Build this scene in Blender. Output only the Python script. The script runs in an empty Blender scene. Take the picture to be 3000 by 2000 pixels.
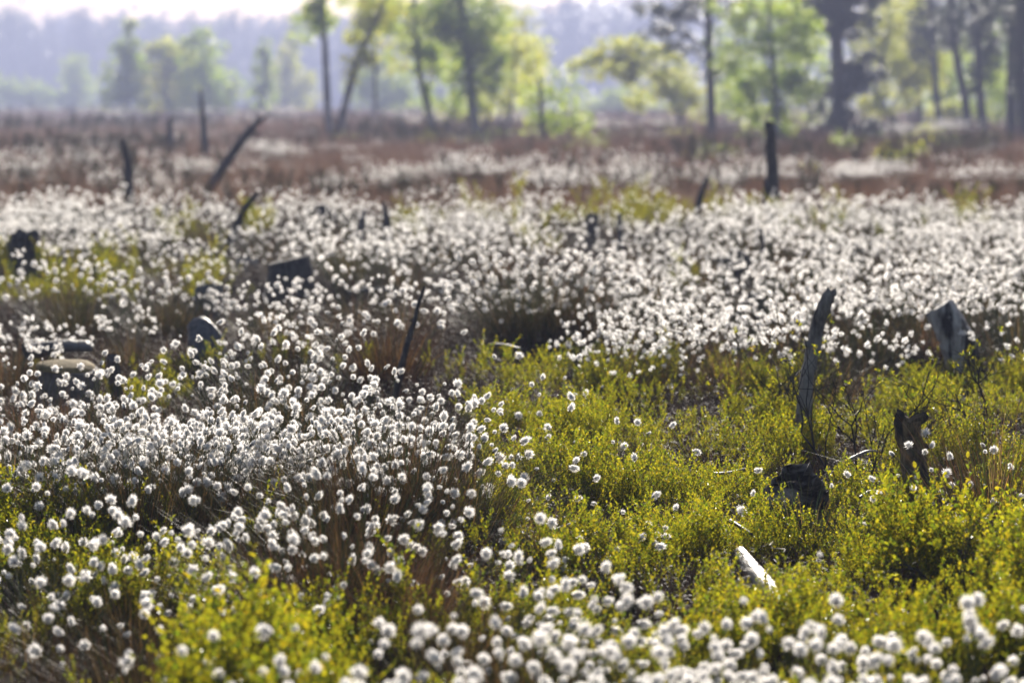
import bpy, math, random
from mathutils import Vector, Matrix, noise, Euler
R = math.radians
rng = random.Random(7)
scene = bpy.context.scene
COL = scene.collection
PI = math.pi

# ------------------------------------------------------------------ camera
CZ = 1.42
FOC = 85.0
FPX = 3000 * FOC / 36.0                 # focal length in pixels of the 3000 px wide photograph
HOR = 305.0
PITCH = math.atan((1000 - HOR) / FPX)
cam_d = bpy.data.cameras.new('camera')
cam_d.lens = FOC; cam_d.sensor_width = 36.0
cam_d.clip_start = 0.1; cam_d.clip_end = 4000
cam_d.dof.use_dof = True
cam_d.dof.focus_distance = 7.9
cam_d.dof.aperture_fstop = 2.8
cam_d.dof.aperture_blades = 0
cam = bpy.data.objects.new('camera', cam_d); COL.objects.link(cam)
cam.location = (0, 0, CZ); cam.rotation_euler = (PI / 2 - PITCH, 0, 0)
scene.camera = cam
FW = Vector((0, math.cos(PITCH), -math.sin(PITCH))); UP = Vector((0, math.sin(PITCH), math.cos(PITCH)))
K = 3000.0 / 2352.0                     # my readings of the photo are in a 2352 px wide view

def ray(x, y):
    return FW + Vector((1, 0, 0)) * ((x * K - 1500) / FPX) + UP * (-(y * K - 1000) / FPX)
def at(x, y, z=0.0):
    d = ray(x, y); t = (z - CZ) / d.z
    return Vector((0, 0, CZ)) + d * t
def on_depth(x, y, Y):
    d = ray(x, y)
    return Vector((0, 0, CZ)) + d * (Y / d.y)
def proj(p):
    q = Vector(p) - Vector((0, 0, CZ)); w = q.dot(FW)
    return ((1500 + FPX * q.x / w) / K, (1000 - FPX * q.dot(UP) / w) / K)

def hummock(x, y):
    return .25 * max(0.0, noise.noise(Vector((x * .62, y * .50, 21.0))) * 1.2 + .35 * noise.noise(Vector((x * 1.6, y * 1.4, 2.0))) - .02)
def ground(x, y):
    h = 0.05 * noise.noise(Vector((x * 0.7, y * 0.7, 3.1))) + 0.03 * noise.noise(Vector((x * 2.1, y * 2.1, 7.7)))
    if y > 9.0:
        h += min(1, (y - 9.0) / 3.0) * max(0, 1 - max(0, y - 26) / 6) * hummock(x, y)
    else:
        h += .05 * noise.noise(Vector((x * 1.2, y * 1.2, 15.5)))
    if y > 30:
        h += min(1, (y - 30) / 60) * 0.28 * noise.noise(Vector((x * 0.05, y * 0.035, 1.3)))
    return h

def spot(x, y, h):
    q = at(x, y, h)
    for _ in range(6):
        q = at(x, y, h + ground(q.x, q.y))
    return Vector((q.x, q.y, ground(q.x, q.y)))
# ------------------------------------------------------------------ materials
def nt(name):
    m = bpy.data.materials.new(name); m.use_nodes = True
    t = m.node_tree; t.nodes.clear()
    o = t.nodes.new('ShaderNodeOutputMaterial')
    return m, t, o
def L(t, a, b): t.links.new(a, b)
def leaf_mat(name, trans=0.5, tint=(1.0, 1.0, 1.0), tgain=2.2, rough=0.42, spec=0.35):
    m, t, o = nt(name)
    at_ = t.nodes.new('ShaderNodeAttribute'); at_.attribute_name = 'Col'
    p = t.nodes.new('ShaderNodeBsdfPrincipled'); p.inputs['Roughness'].default_value = rough
    p.inputs['Specular IOR Level'].default_value = spec
    L(t, at_.outputs['Color'], p.inputs['Base Color'])
    mul = t.nodes.new('ShaderNodeMix'); mul.data_type = 'RGBA'; mul.blend_type = 'MULTIPLY'
    mul.inputs['Factor'].default_value = 1.0; mul.clamp_result = False
    mul.inputs['B'].default_value = (tint[0] * tgain, tint[1] * tgain, tint[2] * tgain, 1)
    L(t, at_.outputs['Color'], mul.inputs['A'])
    tr = t.nodes.new('ShaderNodeBsdfTranslucent'); L(t, mul.outputs['Result'], tr.inputs['Color'])
    mx = t.nodes.new('ShaderNodeMixShader'); mx.inputs[0].default_value = trans
    L(t, p.outputs[0], mx.inputs[1]); L(t, tr.outputs[0], mx.inputs[2]); L(t, mx.outputs[0], o.inputs['Surface'])
    return m
def fluff_mat(name, c=(0.90, 0.885, 0.87), trans=0.6):
    m, t, o = nt(name)
    d = t.nodes.new('ShaderNodeBsdfDiffuse'); d.inputs['Color'].default_value = (*c, 1)
    tr = t.nodes.new('ShaderNodeBsdfTranslucent'); tr.inputs['Color'].default_value = (*c, 1)
    mx = t.nodes.new('ShaderNodeMixShader'); mx.inputs[0].default_value = trans
    L(t, d.outputs[0], mx.inputs[1]); L(t, tr.outputs[0], mx.inputs[2]); L(t, mx.outputs[0], o.inputs['Surface'])
    return m
def wood_mat(name, c1, c2, scale=(14, 14, 3), rough=0.75, bump=0.6, c3=None, p3=0.6, spec=0.3):
    """grain stretched along the object's own z axis, with an optional third colour in big patches"""
    m, t, o = nt(name)
    tc = t.nodes.new('ShaderNodeTexCoord'); mp = t.nodes.new('ShaderNodeMapping')
    mp.inputs['Scale'].default_value = scale
    L(t, tc.outputs['Object'], mp.inputs['Vector'])
    n = t.nodes.new('ShaderNodeTexNoise'); n.inputs['Scale'].default_value = 3.0; n.inputs['Detail'].default_value = 7
    n.inputs['Roughness'].default_value = 0.65
    L(t, mp.outputs[0], n.inputs['Vector'])
    cr = t.nodes.new('ShaderNodeValToRGB'); cr.color_ramp.elements[0].position = 0.36; cr.color_ramp.elements[1].position = 0.66
    cr.color_ramp.elements[0].color = (*c1, 1); cr.color_ramp.elements[1].color = (*c2, 1)
    L(t, n.outputs['Fac'], cr.inputs['Fac'])
    colout = cr.outputs['Color']
    if c3:
        mp2 = t.nodes.new('ShaderNodeMapping'); mp2.inputs['Scale'].default_value = (scale[0] * .5, scale[1] * .5, scale[2] * .4)
        L(t, tc.outputs['Object'], mp2.inputs['Vector'])
        n2 = t.nodes.new('ShaderNodeTexNoise'); n2.inputs['Scale'].default_value = 2.2; n2.inputs['Detail'].default_value = 4
        L(t, mp2.outputs[0], n2.inputs['Vector'])
        r2 = t.nodes.new('ShaderNodeValToRGB'); r2.color_ramp.elements[0].position = p3 - .05; r2.color_ramp.elements[1].position = p3 + .05
        L(t, n2.outputs['Fac'], r2.inputs['Fac'])
        mx = t.nodes.new('ShaderNodeMix'); mx.data_type = 'RGBA'
        L(t, r2.outputs['Color'], mx.inputs['Factor']); L(t, colout, mx.inputs['A']); mx.inputs['B'].default_value = (*c3, 1)
        colout = mx.outputs['Result']
    p = t.nodes.new('ShaderNodeBsdfPrincipled'); p.inputs['Roughness'].default_value = rough
    p.inputs['Specular IOR Level'].default_value = spec
    L(t, colout, p.inputs['Base Color'])
    b = t.nodes.new('ShaderNodeBump'); b.inputs['Strength'].default_value = bump; b.inputs['Distance'].default_value = 0.01
    L(t, n.outputs['Fac'], b.inputs['Height']); L(t, b.outputs[0], p.inputs['Normal'])
    L(t, p.outputs[0], o.inputs['Surface'])
    return m

M_FLUFF = fluff_mat('cotton_fluff', (0.97, 0.955, 0.935), 0.74)
M_SCALE = leaf_mat('seed_scales', 0.25, tgain=1.5)
M_BLADE = leaf_mat('grass_blade', 0.25, (1.15, 1.0, 0.7), 1.7, 0.5, 0.25)
M_BILB = leaf_mat('bilberry_leaf', 0.6, (1.14, 0.97, 0.24), 4.7, 0.34, 0.45)
M_HEATH = leaf_mat('heather_twig', 0.12, (1.1, 1.0, 0.8), 1.5, 0.6, 0.2)
M_TREE = leaf_mat('tree_leaf', 0.64, (1.02, 1.04, 0.30), 5.6, 0.45, 0.3)
M_NEEDLE = leaf_mat('pine_needles', 0.25, (1.0, 1.05, 0.6), 1.8, 0.5, 0.3)
M_DEAD = wood_mat('dead_wood_dark', (0.014, 0.012, 0.012), (0.12, 0.108, 0.10), (16, 16, 2.6), 0.65, 1.0)
M_GREY = wood_mat('dead_wood_grey', (0.05, 0.05, 0.055), (0.17, 0.165, 0.17), (16, 16, 2.2), 0.55, 0.6)
M_STICK = wood_mat('dead_wood_bark', (0.14, 0.122, 0.105), (0.34, 0.305, 0.265), (14, 14, 5), 0.8, 1.0, (0.03, 0.026, 0.024), 0.60)
M_BIRCHSTUMP = wood_mat('birch_bark_stump', (0.26, 0.235, 0.22), (0.60, 0.56, 0.52), (12, 12, 2.4), 0.7, 0.8, (0.02, 0.018, 0.02), 0.53)
M_ROT = wood_mat('rotten_wood', (0.05, 0.04, 0.033), (0.32, 0.27, 0.24), (5, 5, 16), 0.8, 1.0, (0.014, 0.010, 0.008), 0.52)
M_ROTB = wood_mat('rotten_wood_mossy', (0.05, 0.035, 0.022), (0.24, 0.17, 0.09), (12, 12, 4), 0.85, 1.0, (0.012, 0.009, 0.008), 0.5)
M_LOG = wood_mat('bleached_log', (0.15, 0.135, 0.125), (0.42, 0.40, 0.38), (14, 14, 2.5), 0.45, 1.0, (0.05, 0.04, 0.032), 0.56, spec=0.5)
M_MOSS = wood_mat('moss_top', (0.11, 0.085, 0.03), (0.28, 0.20, 0.09), (10, 10, 10), 0.9, 0.8)
M_CUT = wood_mat('cut_wood_top', (0.10, 0.085, 0.075), (0.24, 0.205, 0.18), (8, 8, 8), 0.8, 0.6)
M_TWIG = wood_mat('twig_bark', (0.018, 0.014, 0.013), (0.06, 0.05, 0.045), (20, 20, 8), 0.7, 0.4)
M_PALE = wood_mat('pale_dry_wood', (0.15, 0.135, 0.12), (0.32, 0.29, 0.26), (14, 14, 3), 0.5, 0.4)
M_TRUNK = wood_mat('pine_trunk', (0.045, 0.04, 0.04), (0.12, 0.10, 0.09), (3, 3, 1), 0.85, 0.8)
M_BTRUNK = wood_mat('birch_trunk', (0.22, 0.21, 0.2), (0.42, 0.40, 0.385), (2, 2, 1.2), 0.75, 0.5, (0.05, 0.045, 0.045), 0.46)

m, t, o = nt('peat_ground'); M_GROUND = m
tc = t.nodes.new('ShaderNodeTexCoord')
n1 = t.nodes.new('ShaderNodeTexNoise'); n1.inputs['Scale'].default_value = 5; n1.inputs['Detail'].default_value = 9
n2 = t.nodes.new('ShaderNodeTexNoise'); n2.inputs['Scale'].default_value = 0.09; n2.inputs['Detail'].default_value = 4
L(t, tc.outputs['Object'], n1.inputs['Vector']); L(t, tc.outputs['Object'], n2.inputs['Vector'])
c1 = t.nodes.new('ShaderNodeValToRGB'); e = c1.color_ramp.elements
e[0].position = .3; e[0].color = (0.010, 0.007, 0.006, 1); e[1].position = .7; e[1].color = (0.045, 0.028, 0.020, 1)
c2 = t.nodes.new('ShaderNodeValToRGB'); e = c2.color_ramp.elements
e[0].position = .42; e[0].color = (0.14, 0.078, 0.062, 1); e[1].position = .6; e[1].color = (0.11, 0.10, 0.05, 1)
L(t, n1.outputs['Fac'], c1.inputs['Fac']); L(t, n2.outputs['Fac'], c2.inputs['Fac'])
sx = t.nodes.new('ShaderNodeSeparateXYZ'); L(t, tc.outputs['Object'], sx.inputs[0])
mr = t.nodes.new('ShaderNodeMapRange'); mr.inputs['From Min'].default_value = 22; mr.inputs['From Max'].default_value = 40
L(t, sx.outputs['Y'], mr.inputs['Value'])
mx = t.nodes.new('ShaderNodeMix'); mx.data_type = 'RGBA'
L(t, mr.outputs[0], mx.inputs['Factor']); L(t, c1.outputs['Color'], mx.inputs['A']); L(t, c2.outputs['Color'], mx.inputs['B'])
p = t.nodes.new('ShaderNodeBsdfPrincipled'); p.inputs['Roughness'].default_value = 0.95; p.inputs['Specular IOR Level'].default_value = .1
L(t, mx.outputs['Result'], p.inputs['Base Color'])
b = t.nodes.new('ShaderNodeBump'); b.inputs['Strength'].default_value = .8; b.inputs['Distance'].default_value = .03
L(t, n1.outputs['Fac'], b.inputs['Height']); L(t, b.outputs[0], p.inputs['Normal']); L(t, p.outputs[0], o.inputs['Surface'])

# ------------------------------------------------------------------ mesh builder
class MB:
    def __init__(s): s.v = []; s.f = []; s.c = []; s.m = []
    def face(s, pts, col=(1, 1, 1), mi=0):
        n = len(s.v); s.v.extend(tuple(q) for q in pts); s.c.extend([col] * len(pts))
        s.f.append(tuple(range(n, n + len(pts)))); s.m.append(mi)
    def add(s, vs, fs, col=(1, 1, 1), mi=0):
        n = len(s.v); s.v.extend(tuple(q) for q in vs); s.c.extend([col] * len(vs))
        s.f.extend(tuple(i + n for i in f) for f in fs); s.m.extend([mi] * len(fs))
    def merge(s, o, M, mi=0):
        n = len(s.v); s.v.extend(tuple(M @ Vector(q)) for q in o.v); s.c.extend(o.c)
        s.f.extend(tuple(i + n for i in f) for f in o.f); s.m.extend([k + mi for k in o.m])
    def ribbon(s, pts, w, side, col, mi=0, taper=True):
        """thin blade through pts, w wide at the root, along the side vector"""
        n = len(s.v); k = len(pts)
        for i, q in enumerate(pts):
            ww = w * (1 - (i / (k - 1)) ** 1.6 * .92) if taper else w
            s.v.append(tuple(q - side * ww / 2)); s.v.append(tuple(q + side * ww / 2)); s.c.extend([col, col])
        for i in range(k - 1):
            s.f.append((n + 2 * i, n + 2 * i + 1, n + 2 * i + 3, n + 2 * i + 2)); s.m.append(mi)
    def tube(s, pts, rad, seg=8, col=(1, 1, 1), mi=0, rough=0.0, cap=True, jag=0.0, sq=None, r=rng):
        """tapered tube through pts; rough wobbles the radius, jag breaks the top rim"""
        n = len(s.v); k = len(pts)
        u = None
        ph = [r.uniform(0, 6.28) for _ in range(4)]
        for i, q in enumerate(pts):
            d = (pts[min(i + 1, k - 1)] - pts[max(i - 1, 0)]).normalized()
            if u is None:
                u = d.cross(Vector((0.31, 0.9, 0.2))).normalized()
            u = (u - d * u.dot(d)).normalized(); w = d.cross(u)
            for j in range(seg):
                a = 2 * PI * j / seg
                rr = rad[i] * (1 + rough * (.5 * math.sin(2 * a + ph[0]) + .35 * math.sin(3 * a + ph[1] + i * .35) + .4 * math.sin(7 * a + ph[2] + i * .2)) + rough * r.uniform(-.25, .25))
                pt = q + u * math.cos(a) * rr + w * math.sin(a) * rr
                if jag and i == k - 1:
                    pt = pt + d * jag * (r.random() ** 2 - .35 + .35 * math.sin(a + ph[3]))
                s.v.append(tuple(pt)); s.c.append(col)
        for i in range(k - 1):
            for j in range(seg):
                a = n + i * seg + j; b = n + i * seg + (j + 1) % seg
                s.f.append((a, b, b + seg, a + seg)); s.m.append(mi)
        if cap:
            top = len(s.v); s.v.append(tuple(pts[-1] - (pts[-1] - pts[-2]).normalized() * (jag * .8))); s.c.append(col)
            for j in range(seg):
                s.f.append((n + (k - 1) * seg + j, n + (k - 1) * seg + (j + 1) % seg, top)); s.m.append(mi)
    def mesh(s, name, mats, smooth=False):
        me = bpy.data.meshes.new(name); me.from_pydata(s.v, [], s.f)
        for mm in mats: me.materials.append(mm)
        if len(mats) > 1: me.polygons.foreach_set('material_index', s.m)
        if smooth: me.polygons.foreach_set('use_smooth', [True] * len(s.f))
        ca = me.attributes.new('Col', 'FLOAT_COLOR', 'POINT')
        ca.data.foreach_set('color', [x for c in s.c for x in (c[0], c[1], c[2], 1.0)])
        me.update()
        return me
def obj(name, me, parent=None, link=True):
    ob = bpy.data.objects.new(name, me)
    if link: COL.objects.link(ob)
    if parent: ob.parent = parent
    return ob
def tag(ob, label=None, cat=None, group=None, kind=None):
    if label: ob['label'] = label
    if cat: ob['category'] = cat
    if group: ob['group'] = group
    if kind: ob['kind'] = kind
    return ob
def empty(name, loc, label, cat, group=None):
    e_ = bpy.data.objects.new(name, None); COL.objects.link(e_); e_.location = loc; e_.empty_display_size = .1
    return tag(e_, label, cat, group)
def jit(c, a=.25, r=rng):
    k = 1 + r.uniform(-a, a)
    return (c[0] * k * (1 + r.uniform(-.12, .12)), c[1] * k, c[2] * k * (1 + r.uniform(-.15, .15)))
def pick(cols, r=rng):
    x = r.random() * sum(w for w, _ in cols)
    for w, c in cols:
        x -= w
        if x <= 0: return jit(c, .25, r)
    return cols[-1][1]
def sph_dir(r=rng):
    z = r.uniform(-1, 1); a = r.uniform(0, 2 * PI); q = math.sqrt(1 - z * z)
    return Vector((q * math.cos(a), q * math.sin(a), z))
def perp(d):
    a = Vector((0, 0, 1)) if abs(d.z) < .9 else Vector((1, 0, 0))
    return d.cross(a).normalized()

# ------------------------------------------------------------------ world, sun, haze
SUN_EL, SUN_AZ = R(18), R(6)
w = bpy.data.worlds.new('World'); scene.world = w; w.use_nodes = True
wt = w.node_tree; wt.nodes.clear()
sky = wt.nodes.new('ShaderNodeTexSky'); sky.sky_type = 'NISHITA'; sky.sun_disc = False
sky.sun_elevation = SUN_EL; sky.sun_rotation = SUN_AZ; sky.air_density = 1.0; sky.dust_density = 4.0; sky.ozone_density = 1.5
bg = wt.nodes.new('ShaderNodeBackground'); bg.inputs['Strength'].default_value = 0.062
wo = wt.nodes.new('ShaderNodeOutputWorld'); L(wt, sky.outputs[0], bg.inputs[0]); L(wt, bg.outputs[0], wo.inputs['Surface'])
sd = bpy.data.lights.new('sun', 'SUN'); sd.energy = 5.0; sd.angle = R(.53); sd.color = (1.0, 0.93, 0.83)
so = bpy.data.objects.new('sun', sd); COL.objects.link(so)
sdir = Vector((math.sin(SUN_AZ) * math.cos(SUN_EL), math.cos(SUN_AZ) * math.cos(SUN_EL), math.sin(SUN_EL)))
so.rotation_euler = (-sdir).to_track_quat('-Z', 'Y').to_euler(); so.location = (0, 0, 40)

hb = MB(); x0, x1, y0, y1, z0, z1 = -520, 520, -12, 1050, -2.5, 46
hv = [(x, y, z) for x in (x0, x1) for y in (y0, y1) for z in (z0, z1)]
hb.add(hv, [(0, 1, 3, 2), (4, 6, 7, 5), (0, 4, 5, 1), (2, 3, 7, 6), (0, 2, 6, 4), (1, 5, 7, 3)])
m, t, o = nt('haze_air')
pv = t.nodes.new('ShaderNodeVolumePrincipled'); pv.inputs['Color'].default_value = (0.58, 0.655, 1.0, 1)
pv.inputs['Density'].default_value = 0.0016; pv.inputs['Anisotropy'].default_value = 0.12
L(t, pv.outputs[0], o.inputs['Volume'])
tag(obj('haze', hb.mesh('haze', [m])), 'pale blue haze hanging over the bog and the far trees', 'haze', kind='stuff')

# ------------------------------------------------------------------ ground
gm = MB()
ys = [-10, -4, 0] + [2 + .35 * i for i in range(80)] + [30 + 3 * i for i in range(40)] + [150 + 20 * i for i in range(42)]
us = [-1 + 2 * i / 70 for i in range(71)]
for y in ys:
    W_ = 12 + max(0, y) * .5
    for u_ in us:
        x = u_ * W_ if abs(u_) < .97 else u_ * (W_ + 60)
        gm.v.append((x, y, ground(x, y))); gm.c.append((1, 1, 1))
for i in range(len(ys) - 1):
    for j in range(70):
        a = i * 71 + j; gm.f.append((a, a + 1, a + 72, a + 71)); gm.m.append(0)
tag(obj('ground', gm.mesh('ground', [M_GROUND], True)), 'brown peaty ground of the bog', 'ground', kind='structure')

# ------------------------------------------------------------------ cottongrass pieces
WHITE = (1, 1, 1)
BRN = (0.10, 0.065, 0.045)
ICO = None
def ico(sub):
    import bmesh
    bm = bmesh.new(); bmesh.ops.create_icosphere(bm, subdivisions=sub, radius=1)
    vs = [v.co.copy() for v in bm.verts]; fs = [tuple(v.index for v in f.verts) for f in bm.faces]; bm.free()
    return vs, fs
ICO1, ICO2 = ico(1), ico(2)
def cotton_head(kind, hairs, seed, ball=ICO2, hw=.0017):
    """one cotton head, stem end at the origin, pointing along +z; fluff is material 0, dark scales material 1"""
    r = random.Random(seed); b = MB()
    cz, rx, rz = {'puff': (.0125, .0155, .0155), 'drop': (.016, .0120, .0175), 'tight': (.011, .0072, .0125), 'wisp': (.017, .0135, .0185), 'ragged': (.013, .017, .016)}[kind]
    sx_ = r.uniform(.003, .010) * r.choice((-1, 1)) if kind in ('wisp', 'ragged') else r.uniform(-.002, .002)
    ctr = Vector((0, 0, cz))
    vs = []
    kin = {'puff': .30, 'drop': .38, 'tight': .55, 'wisp': .26, 'ragged': .18}[kind]
    for v in ball[0]:
        k = kin * (1 + .28 * noise.noise(v * 2.3 + Vector((seed, 0, 0))))
        tp = 1 - .35 * max(0, -v.z) if kind in ('drop', 'wisp') else 1
        vs.append(Vector((v.x * rx * k * tp + sx_ * .4, v.y * rx * k * tp, cz + v.z * rz * k)))
    b.add(vs, ball[1], WHITE, 0)
    for i in range(hairs):
        d = sph_dir(r)
        if d.z < -.75 and r.random() < .7: d.z = -d.z
        ln = r.uniform(.78, 1.12) if kind != 'ragged' else r.uniform(.55, 1.25)
        tip = ctr + Vector((d.x * rx * ln, d.y * rx * ln, d.z * rz * ln))
        root = Vector((0, 0, cz * .55)) + Vector((d.x * rx, d.y * rx, d.z * rz)) * .30
        if kind == 'ragged': tip.x += sx_ * r.random()
        if kind in ('drop', 'wisp'):
            tip.z -= .003 * (1 - abs(d.z)); tip.x += sx_ * (1 + d.z)
        # a slight curl
        dd = (tip - root).normalized(); s_ = perp(dd); s_ = (s_ * math.cos(i) + dd.cross(s_) * math.sin(i))
        mid = (tip + root) / 2 + s_.cross(dd) * r.uniform(-.0018, .0018)
        ww = hw * r.uniform(.6, 1.2)
        b.face([root - s_ * ww * .5, root + s_ * ww * .5, mid + s_ * ww * .55, mid - s_ * ww * .55], WHITE, 0)
        b.face([mid - s_ * ww * .55, mid + s_ * ww * .55, tip], WHITE, 0)
    # dark scales at the base
    sc = 1.5 if kind == 'tight' else 1.0
    b.add([Vector((v.x * .0028 * sc, v.y * .0028 * sc, .003 * sc + v.z * .0062 * sc)) for v in ICO1[0]], ICO1[1], (0.07, 0.05, 0.042), 1)
    for i in range(5):
        a = i * 1.256 + r.random(); q = Vector((math.cos(a) * .0045 * sc, math.sin(a) * .0045 * sc, .010 * sc))
        b.face([Vector((0, 0, -.003)), Vector((math.cos(a + .5) * .003 * sc, math.sin(a + .5) * .003 * sc, .003)), q], (0.09, 0.06, 0.05), 1)
    return b
HK = ['puff', 'puff', 'wisp', 'ragged', 'ragged', 'drop', 'drop', 'wisp', 'tight', 'puff']
HEADS = [cotton_head(k, 250, 40 + i) for i, k in enumerate(HK)]
HEADS_LO = [cotton_head(k, 34, 80 + i, ICO1, .0042) for i, k in enumerate(HK)]
HEAD_ME = [h.mesh('cotton_head', [M_FLUFF, M_SCALE]) for h in HEADS]

# stalks: unit length, leaning towards +x; (mesh builder, tip point, tip direction)
STALKS = []
for i in range(12):
    r = random.Random(300 + i)
    lean = R(4 + i * 5.2); bend = R(r.uniform(4, 26)) * (1 if i > 1 else -.2)
    pts = []; p_ = Vector((0, 0, 0)); ns = 6
    for k in range(ns + 1):
        pts.append(p_.copy()); a = lean - bend * .5 + bend * (k / ns) ** 1.5 * 1.5
        p_ = p_ + Vector((math.sin(a), r.uniform(-.015, .015), math.cos(a))) / ns
    b = MB(); b.tube(pts, [.0034 - .0012 * k / ns for k in range(ns + 1)], 3, (0.085, 0.10, 0.035), cap=False, r=r)
    STALKS.append((b, pts[-1], (pts[-1] - pts[-2]).normalized()))
STALK_ME = [s_[0].mesh('flower_stalk', [M_BLADE]) for s_ in STALKS]

GREEN_T = [(5, (0.030, 0.048, 0.014)), (3, (0.055, 0.062, 0.02)), (1.3, (0.24, 0.17, 0.075)), (2, (0.085, 0.052, 0.026))]
DARK_T = [(4, (0.026, 0.036, 0.012)), (4, (0.060, 0.036, 0.020)), (2, (0.040, 0.028, 0.016)), (1, (0.19, 0.125, 0.06))]
MIX_T = [(3, (0.036, 0.05, 0.016)), (3, (0.075, 0.056, 0.024)), (1.6, (0.26, 0.18, 0.085)), (3, (0.09, 0.052, 0.028))]
BROWN_T = [(1.6, (0.06, 0.06, 0.02)), (4, (0.125, 0.07, 0.04)), (2.2, (0.24, 0.155, 0.085)), (3, (0.085, 0.05, 0.03))]
def tuft(seed, cols, n, rad, ln, maxlean=75, w_=.0021, up=1.0):
    r = random.Random(seed); b = MB()
    for i in range(n):
        a = r.uniform(0, 2 * PI); q = math.sqrt(r.random())
        base = Vector((math.cos(a), math.sin(a), 0)) * rad * q * .8
        base.z = -.02
        a2 = a + r.gauss(0, .5)
        lean = R(maxlean) * (q * .75 + .25 * r.random()) * r.uniform(.3, 1.0) / up
        l_ = ln * r.uniform(.5, 1.1); droop = R(r.uniform(5, 55))
        pts = []; p_ = base; ns = 4
        for k in range(ns + 1):
            pts.append(p_.copy()); aa = lean + droop * (k / ns) ** 1.7
            p_ = p_ + Vector((math.cos(a2) * math.sin(aa), math.sin(a2) * math.sin(aa), math.cos(aa))) * (l_ / ns)
        sd_ = Vector((-math.sin(a2 + r.uniform(-.9, .9)), math.cos(a2), r.uniform(-.3, .3))).normalized()
        b.ribbon(pts, w_ * r.uniform(.7, 1.4), sd_, pick(cols, r))
    return b
TUFTS = {k: [tuft(500 + 10 * j + i, c, 900 if k == 'dark' else 560, .15 if k == 'dark' else .13, .40) for i in range(3)] for j, (k, c) in enumerate((('green', GREEN_T), ('mix', MIX_T), ('brown', BROWN_T), ('dark', DARK_T)))}
TUFT_ME = {k: [b.mesh('leaf_tuft', [M_BLADE]) for b in v] for k, v in TUFTS.items()}

def rand_head_rot(tdir, r, wind=0.35):
    """rotation that points a head along the stalk tip, nodding a little with the wind"""
    d = (tdir + sph_dir(r) * r.uniform(0, .75) + Vector((wind * r.random(), -.15 * r.random(), -.25 * r.random()))).normalized()
    return d.to_track_quat('Z', 'Y').to_matrix() @ Matrix.Rotation(r.uniform(0, 6.28), 3, 'Z')

def stalk_pose(r, lean_max, L0, L1):
    i = min(11, int(12 * (lean_max / 62.0) * math.sqrt(r.random())))
    return i, r.uniform(0, 2 * PI), r.uniform(L0, L1)

def make_tussock(pos, n, label, group, kind='mix', lean=45, L0=.30, L1=.46, rad=.12, seed=0, tscale=1.0, hs=1.0, kinds=None, azi=None, wind=.35, front=0.0, tme=None):
    """a near tussock: leaf tuft, every flower stalk a part, its cotton head a sub-part"""
    r = random.Random(1000 + seed)
    e_ = empty('cottongrass_tussock', pos, label, 'cottongrass', group)
    tf = obj('leaf_tuft', tme or r.choice(TUFT_ME[kind]), e_); tf.rotation_euler = (0, 0, r.uniform(0, 6.28)); tf.scale = (tscale,) * 3
    for k in range(n):
        i, a, ln = stalk_pose(r, lean, L0, L1)
        if azi is not None: a = azi + r.gauss(0, .6)
        if front and math.sin(a) < -.1 and r.random() < front: a = -a
        q = rad * math.sqrt(r.random()) * .8; a0 = a + r.gauss(0, .7)
        s_ = obj('flower_stalk', STALK_ME[i], e_)
        s_.matrix_basis = Matrix.Translation((q * math.cos(a0), q * math.sin(a0), -.01)) @ Matrix.Rotation(a, 4, 'Z') @ Matrix.Diagonal((ln, ln, ln, 1))
        h = obj('cotton_head', HEAD_ME[r.choice(kinds) if kinds else r.randrange(len(HEAD_ME))], s_)
        td = Matrix.Rotation(a, 3, 'Z') @ STALKS[i][2]
        rot = (Matrix.Rotation(-a, 3, 'Z') @ rand_head_rot(td, r, wind)).to_4x4()
        sc = hs * r.choice((.5, .66, .8, .92, 1.0, 1.05, 1.15)) / ln
        h.matrix_basis = Matrix.Translation(STALKS[i][1]) @ rot @ Matrix.Diagonal((sc, sc, sc, 1))
    return e_

def mid_tussock_mesh(seed, kind, n, lean, L0, L1, rad=.13, lo=True):
    """whole tussock for the distance: (leaf tuft, heads on their stalks)"""
    r = random.Random(seed); b = MB()
    for k in range(n):
        i, a, ln = stalk_pose(r, lean, L0, L1)
        q = rad * math.sqrt(r.random()); a0 = a + r.gauss(0, .7)
        Ms = Matrix.Translation((q * math.cos(a0), q * math.sin(a0), -.01)) @ Matrix.Rotation(a, 4, 'Z') @ Matrix.Diagonal((ln, ln, ln, 1))
        b.merge(STALKS[i][0], Ms, 2)
        td = Matrix.Rotation(a, 3, 'Z') @ STALKS[i][2]
        sc = r.choice((.75, .9, 1.0, 1.1, 1.2))
        b.merge(r.choice(HEADS_LO), Matrix.Translation(Ms @ STALKS[i][1]) @ rand_head_rot(td, r).to_4x4() @ Matrix.Diagonal((sc, sc, sc, 1)))
    return b.mesh('cotton_heads', [M_FLUFF, M_SCALE, M_BLADE])
MIDH = [mid_tussock_mesh(700 + i, 'mix', [46, 56, 66, 40, 60, 30][i], [34, 40, 46, 30, 44, 38][i], .30, .46) for i in range(6)]
MIDT = [tuft(740 + i, [GREEN_T, MIX_T, BROWN_T, MIX_T][i], 260, .13, .36, 75, .0030).mesh('leaf_tuft', [M_BLADE]) for i in range(4)]

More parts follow.
